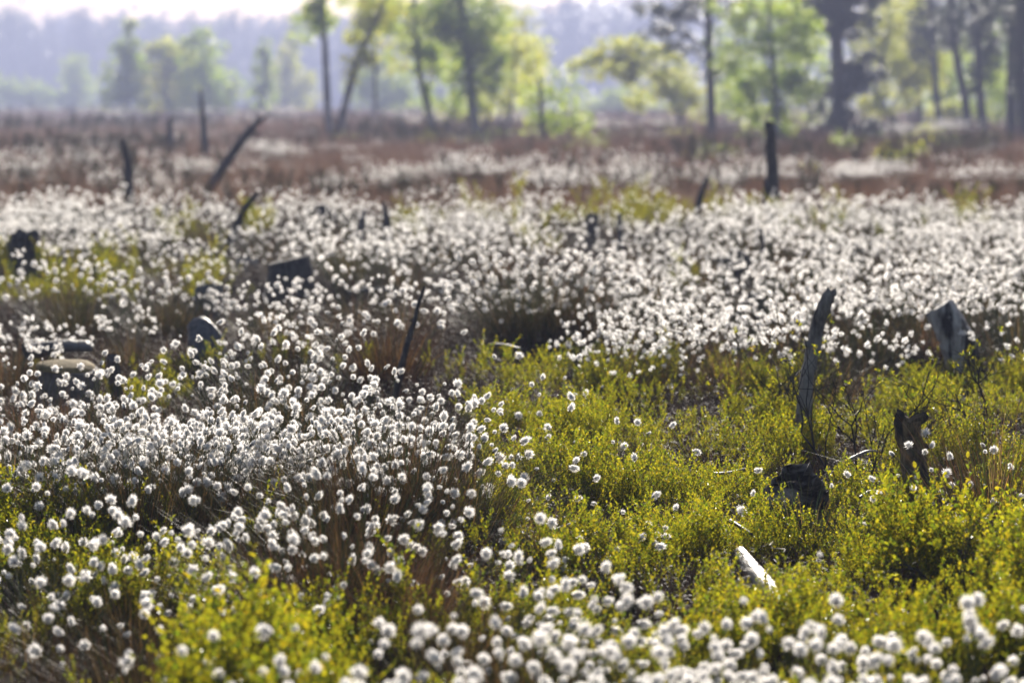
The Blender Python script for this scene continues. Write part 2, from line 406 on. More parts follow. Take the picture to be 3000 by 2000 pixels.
# ------------------------------------------------------------------ picture regions (2352 px view) that say what grows where
def blob(x, y, cx, cy, rx, ry, p=2.0):
    d = ((x - cx) / rx) ** 2 + ((y - cy) / ry) ** 2
    return max(0.0, min(1.0, (1.35 - d) / .7))
def pl(x, pts):
    if x <= pts[0][0]: return pts[0][1]
    for (a, b_), (c, d) in zip(pts, pts[1:]):
        if x <= c: return b_ + (d - b_) * (x - a) / (c - a)
    return pts[-1][1]
BIL_TOP = [(900, 830), (1060, 815), (1250, 815), (1400, 800), (1500, 785), (1620, 790), (1800, 800), (1950, 860), (2060, 815), (2352, 790)]
def bil(x, y):
    b_ = 0
    if x > 850:
        tp = pl(x, BIL_TOP); b_ = max(b_, min(1, max(0, (y - tp) / 35)) * min(1, max(.25, (x - 930) / 120)))
        if y < 1110 and x < 1170: b_ *= min(1, max(.03, (x - 1040) / 110))
    if y > 1120: b_ = max(b_, min(1, (y - 1120) / 40) * .85)
    # bare or brown places
    for (cx, cy, rx, ry, k) in ((760, 1290, 230, 80, .95), (270, 1480, 190, 80, .9), (60, 1520, 130, 70, 1), (780, 1250, 260, 70, .9), (1230, 1480, 120, 40, .5), (1600, 850, 90, 45, .9), (1250, 850, 100, 30, .55), (1000, 1120, 140, 40, .8), (2330, 1090, 120, 50, .7), (2000, 1360, 70, 25, .5), (1430, 1440, 60, 30, .6)):
        b_ *= 1 - k * blob(x, y, cx, cy, rx, ry)
    for (cx, cy, rx, ry, k) in ((250, 634, 320, 44, .95), (480, 535, 130, 20, .7), (1440, 482, 190, 34, .85), (1650, 480, 110, 26, .7), (1860, 515, 110, 20, .5), (950, 515, 70, 18, 1), (1260, 560, 60, 14, .5), (1150, 500, 50, 12, .5), (2040, 560, 90, 12, .4), (600, 520, 40, 16, 1), (1075, 462, 50, 20, .8), (330, 840, 110, 40, .55), (60, 790, 80, 18, .7), (700, 800, 300, 26, .35), (1150, 800, 220, 25, .35), (120, 600, 140, 26, .6), (2180, 500, 120, 20, .4), (1600, 640, 60, 14, .4)):
        b_ = max(b_, k * blob(x, y, cx, cy, rx, ry))
    return b_
def cot(x, y):
    c = 0
    if 425 < y < 820:
        tp = pl(x, [(0, 452), (500, 455), (760, 470), (1000, 462), (1300, 462), (1700, 455), (2352, 450)])
        bt = pl(x, [(0, 572), (300, 566), (560, 580), (760, 596), (960, 594), (1000, 622), (1060, 745), (1350, 785), (1500, 778), (1700, 790), (1880, 800), (2352, 775)])
        if tp < y < bt: c = 1.0
        c *= 1 - .93 * blob(x, y, 1430, 475, 190, 34); c *= 1 - .6 * blob(x, y, 1860, 512, 120, 20)
        c *= 1 - .8 * blob(x, y, 500, 535, 150, 20); c *= 1 - .5 * blob(x, y, 1250, 560, 130, 22)
        c *= 1 - .85 * blob(x, y, 1060, 650, 90, 30); c *= 1 - .5 * blob(x, y, 1720, 600, 90, 25)
    if 600 < y < 770 and x < 800: c = max(c, .13)
    if 680 < y < 760 and x < 420: c = max(c, .22)
    if 650 < y < 720 and 640 < x < 1000: c = max(c, .07)
    if x < 600 and 610 < y < 655: c *= .4
    for (cx, cy, rx, ry) in ((40, 552, 70, 12), (560, 520, 48, 52), (387, 495, 36, 44), (862, 525, 58, 38), (1750, 590, 30, 50), (1690, 602, 60, 30), (1362, 514, 42, 14), (1424, 516, 22, 14), (745, 488, 40, 14), (482, 690, 50, 30), (1730, 712, 50, 20), (565, 620, 45, 22), (1240, 740, 150, 55), (2172, 790, 75, 60), (1845, 810, 40, 30), (665, 690, 80, 45), (885, 755, 90, 40), (385, 735, 80, 34), (170, 745, 90, 34)): c *= 1 - .97 * blob(x, y, cx, cy, rx, ry)
    c *= 1 - .95 * blob(x, y, 665, 640, 90, 50); c *= 1 - .9 * blob(x, y, 460, 765, 60, 40)
    return c

# ------------------------------------------------------------------ instanced ground cover (grass, leaves, heath: nobody could count it)
def scatter_object(name, label, variants, pts, cat):
    """pts: (x, y, z, rx, ry, rz, scale, variant). A point mesh whose geometry nodes put a sprig on each point."""
    me = bpy.data.meshes.new(name); me.from_pydata([q[:3] for q in pts], [], [])
    for nm, ty, key, vals in (('rot', 'FLOAT_VECTOR', 'vector', [x for q in pts for x in q[3:6]]), ('scl', 'FLOAT', 'value', [q[6] for q in pts]), ('idx', 'INT', 'value', [q[7] for q in pts])):
        a = me.attributes.new(nm, ty, 'POINT'); a.data.foreach_set(key, vals)
    src = bpy.data.collections.new(name + '_sprigs')
    for i, v in enumerate(variants):
        so_ = bpy.data.objects.new('%s_sprig' % name, v); src.objects.link(so_)
    ob = obj(name, me)
    g = bpy.data.node_groups.new(name + '_growth', 'GeometryNodeTree')
    g.interface.new_socket('Geometry', in_out='INPUT', socket_type='NodeSocketGeometry')
    g.interface.new_socket('Geometry', in_out='OUTPUT', socket_type='NodeSocketGeometry')
    N = g.nodes; gi = N.new('NodeGroupInput'); go = N.new('NodeGroupOutput')
    m2p = N.new('GeometryNodeMeshToPoints'); ip = N.new('GeometryNodeInstanceOnPoints'); ci = N.new('GeometryNodeCollectionInfo')
    ci.inputs['Collection'].default_value = src; ci.inputs['Separate Children'].default_value = True; ci.inputs['Reset Children'].default_value = True
    ip.inputs['Pick Instance'].default_value = True
    def na(nm, ty):
        n = N.new('GeometryNodeInputNamedAttribute'); n.data_type = ty; n.inputs['Name'].default_value = nm
        return n.outputs['Attribute']
    e2r = N.new('FunctionNodeEulerToRotation')
    g.links.new(na('rot', 'FLOAT_VECTOR'), e2r.inputs[0])
    g.links.new(gi.outputs[0], m2p.inputs['Mesh']); g.links.new(m2p.outputs[0], ip.inputs['Points'])
    g.links.new(ci.outputs[0], ip.inputs['Instance']); g.links.new(na('idx', 'INT'), ip.inputs['Instance Index'])
    g.links.new(e2r.outputs[0], ip.inputs['Rotation']); g.links.new(na('scl', 'FLOAT'), ip.inputs['Scale'])
    g.links.new(ip.outputs[0], go.inputs[0])
    md = ob.modifiers.new('growth', 'NODES'); md.node_group = g
    return tag(ob, label, cat, kind='stuff')

def leaf(b, root, d, up, ln, wd, col, fold=.25):
    s_ = d.cross(up).normalized(); n_ = s_.cross(d).normalized()
    tip = root + d * ln - n_ * ln * .12
    m1 = root + d * ln * .3; m2 = root + d * ln * .7 - n_ * ln * .03
    u1 = s_ * wd * .46 + n_ * wd * fold; u2 = s_ * wd * .42 + n_ * wd * fold; w1 = -s_ * wd * .46 + n_ * wd * fold; w2 = -s_ * wd * .42 + n_ * wd * fold
    b.face([root, m1 + u1, m2 + u2, tip, m2, m1], col); b.face([root, m1, m2, tip, m2 + w2, m1 + w1], col)
BIL_C = [(5, (0.060, 0.070, 0.010)), (3.4, (0.084, 0.088, 0.012)), (3.6, (0.030, 0.046, 0.010)), (.3, (0.09, 0.080, 0.012))]
def bilberry(seed, h=.24, cols=BIL_C, leafy=1.0):
    r = random.Random(seed); b = MB(); st = (0.05, 0.045, 0.02)
    lean = Vector((r.uniform(-.25, .25), r.uniform(-.25, .25), 1)).normalized()
    main = [lean * h * k / 4 + Vector((r.uniform(-.008, .008), r.uniform(-.008, .008), 0)) for k in range(5)]
    main[0].z = -.03
    b.tube(main, [.0016, .0014, .0012, .0009, .0006], 3, st, cap=False, r=r)
    twigs = [(main[3], main[4])]
    for k in range(r.randint(5, 7)):
        q = r.uniform(.5, .95); p0 = main[0].lerp(main[4], q)
        a = r.uniform(0, 6.28); d = Vector((math.cos(a) * .6, math.sin(a) * .6, r.uniform(.8, 1.4))).normalized()
        p1 = p0 + d * r.uniform(.05, .10) * (h / .24)
        b.ribbon([p0, p1], .0014, perp(d), st); twigs.append((p0, p1))
    for p0, p1 in twigs:
        d = (p1 - p0).normalized(); nl = int(r.randint(9, 12) * leafy)
        for j in range(nl):
            q = (j + .6) / nl; a = j * 2.4 + r.uniform(-.4, .4); s_ = perp(d); s2 = d.cross(s_)
            out = s_ * math.cos(a) + s2 * math.sin(a)
            ld = (out * .75 + d * r.uniform(.5, 1.1) + Vector((0, 0, r.uniform(-.1, .45)))).normalized()
            leaf(b, p0.lerp(p1, q), ld, (d + out * .2).normalized(), r.uniform(.009, .0155), r.uniform(.0055, .0085), pick(cols, r))
    return b
BIL_ME = [bilberry(60 + i, .19 + .014 * (i % 6)).mesh('bilberry_sprig', [M_BILB]) for i in range(12)]
MOOR_ME = [bilberry(160 + i, .19 + .014 * (i % 6), [(3, (0.055, 0.055, 0.014)), (2, (0.07, 0.05, 0.02)), (2, (0.035, 0.04, 0.014))]).mesh('moor_sprig', [M_HEATH]) for i in range(12)]
HEA_C = [(4, (0.055, 0.033, 0.024)), (3, (0.032, 0.021, 0.018)), (2, (0.10, 0.065, 0.042)), (1, (0.06, 0.056, 0.02))]
def heath(seed):
    r = random.Random(seed); b = MB()
    for k in range(16):
        a = r.uniform(0, 6.28); le = R(r.uniform(5, 65)); d = Vector((math.cos(a) * math.sin(le), math.sin(a) * math.sin(le), math.cos(le)))
        l_ = r.uniform(.06, .17); p0 = Vector((r.uniform(-.03, .03), r.uniform(-.03, .03), -.02)); p1 = p0 + d * l_
        c = pick(HEA_C, r); b.ribbon([p0, (p0 + p1) / 2 + sph_dir(r) * .008, p1], .0018, perp(d), c)
        for j in range(9):
            q = p0.lerp(p1, r.uniform(.3, 1)); dd = (d * .6 + sph_dir(r)).normalized()
            b.ribbon([q, q + dd * r.uniform(.01, .028)], .0022, perp(dd), pick(HEA_C, r))
    return b
HEA_ME = [heath(90 + i).mesh('heather_sprig', [M_HEATH]) for i in range(6)]
DRY_ME = [tuft(120 + i, [(4, (0.125, 0.070, 0.044)), (2, (0.17, 0.105, 0.066)), (3, (0.070, 0.044, 0.030))] if i < 3 else MIX_T, 60, .07, .26, 80, .0022).mesh('dry_grass', [M_BLADE]) for i in range(5)]
LIT_ME = []
for i in range(4):
    r = random.Random(140 + i); b = MB()
    for k in range(26):
        a = r.uniform(0, 6.28); d = Vector((math.cos(a), math.sin(a), r.uniform(-.1, .45))).normalized(); q = Vector((r.uniform(-.1, .1), r.uniform(-.1, .1), r.uniform(0, .03)))
        b.ribbon([q, q + d * r.uniform(.02, .07) + Vector((0, 0, .01)), q + d * r.uniform(.08, .16)], .0024, perp(d), pick([(2, (0.30, 0.22, 0.14)), (3, (0.14, 0.085, 0.055)), (2, (0.09, 0.05, 0.035))], r))
    LIT_ME.append(b.mesh('dry_litter', [M_BLADE]))

def candidates(ya, yb, per_m2, r):
    """random ground points inside the view's wedge (and a step beyond each side)"""
    f = .2118 * 1.12; x_pad = .5
    area = f * (yb * yb - ya * ya) + 2 * x_pad * (yb - ya)
    for _ in range(int(area * per_m2)):
        while True:
            y = r.uniform(ya, yb); hw_ = f * y + x_pad
            if r.random() < hw_ / (f * yb + x_pad): break
        x = r.uniform(-hw_, hw_)
        yield x, y
def patch(x, y, s=1.6, o=0):
    return .5 + .5 * noise.noise(Vector((x * s, y * s, o)))
bp, hp, dp, lp = [], [], [], []
r = random.Random(21)
LOW = []             # places where the growth stays short, so that low wood shows above it
def low_near(x, y):
    k = 1.0
    for (cx, cy, rr, f_) in LOW:
        if (x - cx) ** 2 + (y - cy) ** 2 < rr * rr: k = f_ if f_ > 1 else min(k, f_)
    return k
OBST = []            # stump footprints kept free: filled further down before use
def stump_free(x, y):
    for (cx, cy, rr) in OBST:
        if (x - cx) ** 2 + (y - cy) ** 2 < rr * rr: return False
    return True

# ------------------------------------------------------------------ stumps, sticks and posts
def foot(x, y, z=.25):
    """ground point under the place where the thing is seen to leave the growth at height z"""
    return spot(x, y, z)
def smooth_path(keys, n):
    out = []
    for i in range(n + 1):
        tt = i / n * (len(keys) - 1); k = min(int(tt), len(keys) - 2); f = tt - k
        p0 = keys[max(k - 1, 0)]; p1 = keys[k]; p2 = keys[k + 1]; p3 = keys[min(k + 2, len(keys) - 1)]
        out.append(.5 * ((2 * p1) + (p2 - p0) * f + (2 * p0 - 5 * p1 + 4 * p2 - p3) * f * f + (3 * p1 - p0 - 3 * p2 + p3) * f ** 3))
    return out
def stick(name, label, cat, bx, by, pts, rads, mat, z=.25, rough=.12, jag=.02, n=14, seg=9, group=None, seed=0, sm=True, extra=None, dz=.04):
    """pts: picture points up the stick (above its foot), all standing at the foot's distance"""
    r = random.Random(seed + 11)
    f = foot(bx, by, z); base = on_depth(bx, by, f.y)
    p1 = on_depth(pts[0][0], pts[0][1], f.y); run = (base.x - p1.x) / max(.05, p1.z - base.z) * (base.z - f.z)
    keys = [Vector((f.x + max(-.5, min(.5, run)), f.y, f.z - dz)), base] + [on_depth(x, y, f.y) + Vector((0, r.uniform(-.02, .02), 0)) for x, y in pts]
    path = [q - f for q in smooth_path(keys, n)]
    wob = min(rads[-1] * .15, .12 * (path[-1] - path[0]).length / n)
    path = [q + Vector((r.uniform(-1, 1), r.uniform(-1, 1), 0)) * wob for q in path]
    rr = [pl(i / n, [(k / (len(rads) - 1), rads[k]) for k in range(len(rads))]) for i in range(n + 1)]
    b = MB(); b.tube(path, rr, seg, rough=rough, jag=jag, r=r)
    if extra: extra(b, path, rr, r)
    if name in ('rotten_stump', 'broken_stump', 'birch_stump'): LOW.append((f.x, f.y - .24, .22, .78))
    if name == 'leaning_stick': LOW.append((f.x, f.y - .34, .30, 1.12))
    ob = obj(name, b.mesh(name, [mat], sm)); ob.location = f
    OBST.append((f.x, f.y, max(rads[0] * 1.1, .02)))
    if 'stump' in name and name not in ('rotten_stump', 'broken_stump'): OBST.append((f.x, f.y - rads[0] * 1.6, rads[0] * 1.3))
    return tag(ob, label, cat, group)
def knots(spec):
    def fn(b, path, rr, r):
        for (k, dx, dy, dz, ra, ln) in spec:
            q = path[k]; d = Vector((dx, dy, dz)).normalized()
            b.tube([q, q + d * (rr[k] + ln * .5), q + d * (rr[k] + ln)], [ra * 1.3, ra, ra * .6], 6, rough=.2, jag=.006, r=r)
    return fn
stick('leaning_stick', 'bark-covered dead stick leaning right out of the bilberry, with a knot and a broken top', 'dead stick', 1846, 945,
      [(1852, 880), (1866, 815), (1880, 745), (1893, 700), (1909, 664)], [.036, .032, .028, .027, .027, .026, .020], M_STICK, .18, .14, .014, 22, 11, seed=1,
      extra=knots([(12, -1, -.2, .3, .014, .016), (19, 1, -.1, .2, .009, .008), (9, 1, -.1, .35, .007, .012), (5, -1, 0, .2, .012, .006), (17, 1, -.3, .0, .008, .006)]))
stick('slender_stick', 'slender dark dead stick tilting right at the top of the sharp cottongrass drift', 'dead stick', 918, 862,
      [(928, 815), (940, 770), (953, 735), (962, 695), (975, 661)], [.017, .017, .014, .013, .010, .009, .006], M_DEAD, .2, .16, .01, 20, 8, seed=2,
      extra=knots([(9, 1, -.2, .4, .006, .010), (13, -1, .1, .3, .005, .008)]))
stick('birch_stump', 'tilted birch stump with white bark torn in dark strips, among cottongrass', 'tree stump', 2203, 800,
      [(2182, 752), (2158, 704)], [.092, .086, .080, .076], M_BIRCHSTUMP, .22, .08, .010, 12, 24, seed=3, sm=False)
stick('rotten_stump', 'squat rotten stump with a jagged dark top, pale wood showing on its face', 'tree stump', 1822, 1168,
      [(1826, 1136), (1824, 1104)], [.098, .096, .090, .072], M_ROT, .15, .26, .05, 16, 30, seed=4, sm=False,
      extra=knots([(8, -1, -.2, .3, .02, .012), (9, .9, -.3, .5, .02, .012), (4, -1, -.4, -.2, .026, .03)]))
stick('broken_stump', 'thin crumbling brown stump with a lumpy forked top beside a green-brown tussock', 'tree stump', 2102, 1085,
      [(2096, 1040), (2090, 1000), (2088, 962)], [.050, .046, .042, .043, .044], M_ROTB, .16, .2, .03, 12, 12, seed=5, sm=False,
      extra=knots([(11, -.8, -.4, .6, .014, .018), (11, .9, 0, .4, .016, .026), (7, 1, -.2, .1, .012, .012), (9, .3, -1, .3, .014, .008)]))
stick('broad_stump', 'broad dark sawn stump, the largest one, in front of the dense white drift', 'tree stump', 668, 668,
      [(667, 630), (665, 596)], [.175, .165, .152, .146], M_DEAD, .18, .05, .01, 8, 20, seed=6, sm=False)
stick('low_stump', 'low broken stump with a shiny edge just left of the broad sawn stump', 'tree stump', 565, 625,
      [(567, 608), (570, 595)], [.12, .10, .09, .06], M_GREY, .2, .2, .05, 6, 12, seed=7, sm=False)
stick('grey_stump', 'smooth blue-grey weathered stump, bent over like a boulder behind the sharp drift', 'tree stump', 478, 806,
      [(468, 775), (456, 752), (446, 738)], [.092, .088, .080, .062, .036], M_GREY, .16, .16, .012, 14, 20, seed=8)
stick('small_stub', 'small black stub of wood beside the mossy flat stump', 'tree stump', 262, 865,
      [(259, 838), (257, 822)], [.034, .031, .030, .029], M_DEAD, .2, .15, .012, 8, 10, seed=9, sm=False)
# mossy stump, its moss cap a part
def mossy():
    f = foot(152, 843, .27); hgt = on_depth(150, 840, f.y).z - f.z
    e_ = empty('mossy_stump', f, 'wide flat stump with a yellow moss cap at the back of the left drift', 'tree stump')
    r = random.Random(4)
    b = MB(); b.tube([Vector((0, 0, -.04)), Vector((0, 0, hgt * .5)), Vector((.01, 0, hgt))], [.16, .135, .128], 20, rough=.1, r=r); obj('wood', b.mesh('wood', [M_CUT]), e_)
    b = MB(); b.tube([Vector((-.012, 0, hgt - .004)), Vector((-.012, 0, hgt + .010)), Vector((-.012, 0, hgt + .017)), Vector((-.012, 0, hgt + .022))], [.128, .122, .09, .03], 20, rough=.09, r=r); obj('moss_cap', b.mesh('moss_cap', [M_MOSS], True), e_)
    e_.rotation_euler = (R(6), R(3), 0)
    OBST.append((f.x, f.y, .15))
mossy()
def slab(name, label, x0, y0, x1, y1, ra, z, mat, seed, rz=.08, group=None, cat='fallen wood', n=8, rough=.15, kn=None):
    """a piece of wood lying on the ground between two picture points"""
    a = at(x0, y0, z); c = at(x1, y1, z); mid_ = (a + c) / 2; r = random.Random(seed)
    loc = Vector((mid_.x, mid_.y, ground(mid_.x, mid_.y)))
    keys = [a - loc, (a + c) / 2 - loc + Vector((r.uniform(-.02, .02), 0, r.uniform(-.01, .02))), c - loc]
    pth = smooth_path(keys, n); b = MB(); b.tube(pth, [ra * (1 - .35 * i / n) for i in range(n + 1)], 10, rough=rough, jag=ra * .6, r=r)
    rr = [ra * (1 - .35 * i / n) for i in range(n + 1)]
    if kn: knots(kn)(b, pth, rr, r)
    if name == 'fallen_log':
        for q in pth[4:]: LOW.append((loc.x + q.x - .02, loc.y + q.y - .10, .11, .85))
    ob = obj(name, b.mesh(name, [mat], True))
    # the wood grain runs along the object's z axis, so the mesh is turned to lie along it
    d = (c - a).normalized(); q = d.to_track_quat('Z', 'Y'); ob.data.transform(q.to_matrix().inverted().to_4x4())
    ob.rotation_mode = 'QUATERNION'; ob.rotation_quaternion = q; ob.location = loc
    return tag(ob, label, cat, group)
slab('fallen_log', 'bleached white log shining in the sun, lying in the bilberry', 1812, 1400, 1700, 1270, .033, .12, M_LOG, 3, kn=[(7, -1, -.2, -.2, .014, .05), (3, .3, 0, 1, .008, .006), (2, -1, 0, .3, .010, .02)], rough=.17, n=14)
slab('wood_slab', 'splintered grey slab of root wood lying behind the mossy flat stump', 60, 806, 205, 796, .045, .24, M_GREY, 5, rough=.35)
slab('fallen_stick', 'pale bare stick lying in front of the thin crumbling stump', 1948, 1056, 2014, 1036, .005, .17, M_PALE, 6)
slab('fallen_stick', 'pale stick lying left of the squat rotten stump', 1640, 1087, 1712, 1076, .005, .16, M_PALE, 7)
slab('fallen_stick', 'dark rough branch lying between the leaning stick and the scattered heads', 1630, 992, 1765, 930, .012, .10, M_TWIG, 8, rough=.3)
slab('fallen_stick', 'short grey stick pointing at the bleached log from behind', 1678, 1196, 1726, 1226, .007, .17, M_GREY, 9)
slab('fallen_stick', 'small white splinter in the bilberry left of the bleached log', 1272, 1218, 1312, 1203, .0045, .18, M_PALE, 10)
slab('fallen_stick', 'thin white splinter to the right of the bladed tuft by the rotten stump', 1975, 1142, 2020, 1128, .005, .16, M_PALE, 12)
slab('fallen_branch', 'pale curved branch on the ground behind the scattered heads', 1130, 790, 1200, 802, .008, .25, M_PALE, 11)
slab('fallen_branch', 'dead grey branch on brown ground between broad stump and slender stick', 800, 672, 905, 664, .018, .18, M_GREY, 13)
slab('bark_piece', 'bleached piece of bark on the bare ground in the bottom corner', 10, 1510, 95, 1552, .03, .05, M_PALE, 14, rough=.4, cat='bark')
slab('bark_piece', 'small curled pale bark near the bleached corner piece', 118, 1516, 180, 1538, .022, .06, M_PALE, 15, rough=.4, cat='bark')

stick('edge_stump', 'low dark stump at the left edge, the nearer to the frame of two', 'tree stump', 14, 556, [(14, 546), (14, 534)], [.12, .11, .095, .08], M_DEAD, .24, .15, .02, 6, 12, seed=20, sm=False)
stick('edge_stump', 'low dark stump at the left edge, the right one of two', 'tree stump', 60, 560, [(60, 550), (60, 537)], [.125, .115, .10, .07], M_DEAD, .24, .15, .03, 6, 12, seed=21, sm=False)
stick('slanting_post', 'dark post slanting right out of the white drift beside a green cushion', 'dead post', 540, 526, [(552, 500), (570, 468), (593, 443)], [.042, .038, .034, .028, .022], M_DEAD, .3, .12, .02, 12, 8, seed=22)
stick('thin_post', 'short thin dark stick slanting right in the far white drift at the left', 'dead post', 376, 500, [(382, 475), (399, 444)], [.022, .020, .016, .010], M_DEAD, .3, .12, .01, 10, 7, seed=23)
stick('pointed_snag', 'black pointed snag standing up in the far white drift', 'dead snag', 889, 530, [(888, 510), (884, 485), (878, 462)], [.050, .048, .034, .018, .008], M_DEAD, .3, .2, .02, 10, 9, seed=24)
stick('grey_snag', 'blue-grey split snag left of the black pointed snag', 'dead snag', 828, 528, [(831, 505), (838, 480)], [.040, .036, .024, .010], M_GREY, .3, .2, .02, 8, 8, seed=25)
stick('charred_post', 'tall charred black post standing upright before the trees', 'dead post', 1776, 455, [(1774, 400), (1770, 340), (1769, 300), (1766, 280)], [.085, .078, .070, .064, .058, .044], M_DEAD, .4, .12, .05, 14, 10, seed=26)
stick('charred_stub', 'short charred stub leaning against the foot of the tall charred post', 'dead post', 1761, 466, [(1759, 440), (1756, 413)], [.040, .036, .028, .012], M_DEAD, .4, .2, .03, 8, 8, seed=27)
stick('thin_post', 'thin upright dark stick above the leaning bark-covered stick', 'dead post', 1752, 600, [(1751, 565), (1747, 525)], [.018, .017, .015, .011], M_DEAD, .25, .1, .01, 9, 7, seed=28)
stick('far_stump', 'dark blocky stump in front of the green bilberry hummock', 'tree stump', 1361, 536, [(1361, 512), (1360, 492)], [.075, .065, .06, .055], M_DEAD, .25, .12, .02, 7, 10, seed=29, sm=False)
stick('thin_post', 'slim blue-grey stub right of the dark blocky stump', 'dead post', 1424, 545, [(1424, 520), (1423, 491)], [.024, .022, .020, .016], M_GREY, .25, .1, .01, 8, 7, seed=30)
stick('far_stump', 'dark low stump at the back edge of the white drift, half hidden', 'tree stump', 745, 494, [(744, 482), (740, 470)], [.13, .11, .09, .05], M_DEAD, .3, .25, .04, 6, 11, seed=31, sm=False)
stick('far_stump', 'rounded dark stump in the right drift, left of the thin upright stick', 'tree stump', 1690, 612, [(1690, 592), (1688, 575)], [.14, .13, .10, .04], M_DEAD, .2, .2, .02, 7, 12, seed=32)
stick('far_stump', 'low dark stump with a grey slat in the right drift, below the rounded one', 'tree stump', 1730, 718, [(1730, 702), (1728, 686)], [.105, .09, .085, .07], M_DEAD, .2, .2, .03, 7, 12, seed=33, sm=False)
stick('far_stump', 'dark squarish stump above the blue-grey bent stump', 'tree stump', 482, 702, [(480, 685), (478, 664)], [.10, .09, .085, .08], M_GREY, .2, .12, .02, 7, 12, seed=34, sm=False)
stick('distant_snag', 'grey-brown snag leaning left on the red-brown moor at the left', 'dead snag', 295, 412, [(292, 370), (283, 322)], [.075, .065, .055, .04], M_DEAD, .5, .1, .06, 9, 8, seed=36)
stick('distant_snag', 'thick dead trunk leaning far right with a forked tip on the red-brown moor', 'dead snag', 521, 372, [(540, 345), (558, 320), (576, 298), (594, 280), (622, 263)], [.085, .08, .075, .068, .06, .035, .015], M_DEAD, .5, .1, .05, 14, 9, seed=37,
      extra=knots([(11, .3, 0, 1, .02, .12), (9, .9, 0, -.2, .02, .12)]))
stick('distant_snag', 'tall pointed snag in front of the pale rounded trees', 'dead snag', 470, 322, [(468, 290), (464, 245), (461, 205)], [.12, .105, .09, .06, .02], M_DEAD, .6, .12, .1, 10, 8, seed=38)
stick('distant_snag', 'short dark stub left of the tall pointed snag', 'dead snag', 391, 322, [(391, 300), (390, 270)], [.11, .10, .085, .07], M_DEAD, .5, .12, .06, 8, 8, seed=39)
stick('distant_snag', 'small brown slanting stick at the back of the green hummock', 'dead snag', 1606, 462, [(1614, 435), (1626, 405)], [.045, .04, .03, .02], M_DEAD, .4, .12, .03, 8, 7, seed=40)

# twiggy leafless shrubs, each its own thing
def twig_shrub(x, y, z, h, spread, label, seed, leaves=18, mat=M_TWIG):
    r = random.Random(seed); f = foot(x, y, z)
    e_ = empty('twiggy_shrub', f, label, 'shrub')
    b = MB(); lb = MB()
    def grow(p0, d, ln, ra, lev):
        q = p0; pts = [q]
        for k in range(4):
            d = (d + sph_dir(r) * .28 + Vector((0, 0, .04))).normalized(); q = q + d * ln / 4; pts.append(q)
        b.tube(pts, [ra * (1 - .5 * i / 4) for i in range(5)], 4 if lev else 5, rough=.1, cap=False, r=r)
        if lev < 3:
            for k in range(r.randint(2, 4)):
                dd = (d + sph_dir(r) * .85 + Vector((0, 0, .15))).normalized()
                grow(pts[r.choice((2, 3, 4))], dd, ln * r.uniform(.5, .8), ra * .55, lev + 1)
        elif r.random() < leaves / 60:
            for k in range(6):
                leaf(lb, pts[-1] + sph_dir(r) * .01, (d + sph_dir(r) * .7).normalized(), sph_dir(r), .014, .008, pick(BIL_C, r))
    for k in range(3):
        grow(Vector((0, 0, -.02)), Vector((r.uniform(-1, 1) * spread, r.uniform(-.5, .5) * spread, 1)).normalized(), h * r.uniform(.4, .55), .006, 0)
    obj('twigs', b.mesh('twigs', [mat]), e_)
    if lb.f: obj('leaves', lb.mesh('leaves', [M_BILB]), e_)
twig_shrub(1968, 1010, .2, .62, .7, 'leafless dark shrub forking just right of the leaning bark-covered stick', 1, 14)
twig_shrub(2050, 985, .2, .52, .8, 'wide tangle of grey twigs in front of the white-barked stump', 2, 6)
twig_shrub(1818, 915, .2, .62, .35, 'upright twiggy bush with a few leaves against the left side of the leaning stick', 3, 26)
twig_shrub(2268, 930, .2, .60, .8, 'twiggy bush at the foot of the white-barked stump, to its right', 4, 18)
twig_shrub(1945, 1290, .1, .34, .6, 'dark bare twigs in the green bilberry below the thin crumbling stump', 5, 0)
twig_shrub(1290, 815, .2, .40, .8, 'thin brown dead twigs behind the scattered white heads', 6, 4)
twig_shrub(2240, 1440, .1, .52, .3, 'leafy upright twig, blurred in the near bilberry at the right', 7, 40)

# dry culms standing tall at the left
for i, (x, y, tx, ty) in enumerate(((128, 830, 132, 700), (150, 830, 141, 760), (175, 832, 180, 745), (110, 830, 98, 690))):
    f = foot(x, y, .25); tp = on_depth(tx, ty, f.y) - f
    b = MB(); b.tube([Vector((0, 0, 0)), tp * .5 + Vector((.006, 0, 0)), tp], [.0022, .0018, .0012], 4, (0.10, 0.07, 0.045), cap=False)
    ob = obj('dry_grass_stem', b.mesh('dry_grass_stem', [M_HEATH])); ob.location = f
    tag(ob, ['tallest dry brown stem rising behind the mossy flat stump', 'short dry stem bending left by the mossy flat stump', 'dry stem at the right of the stems by the mossy stump', 'dry stem at the left of the stems by the mossy stump'][i], 'dry stem')

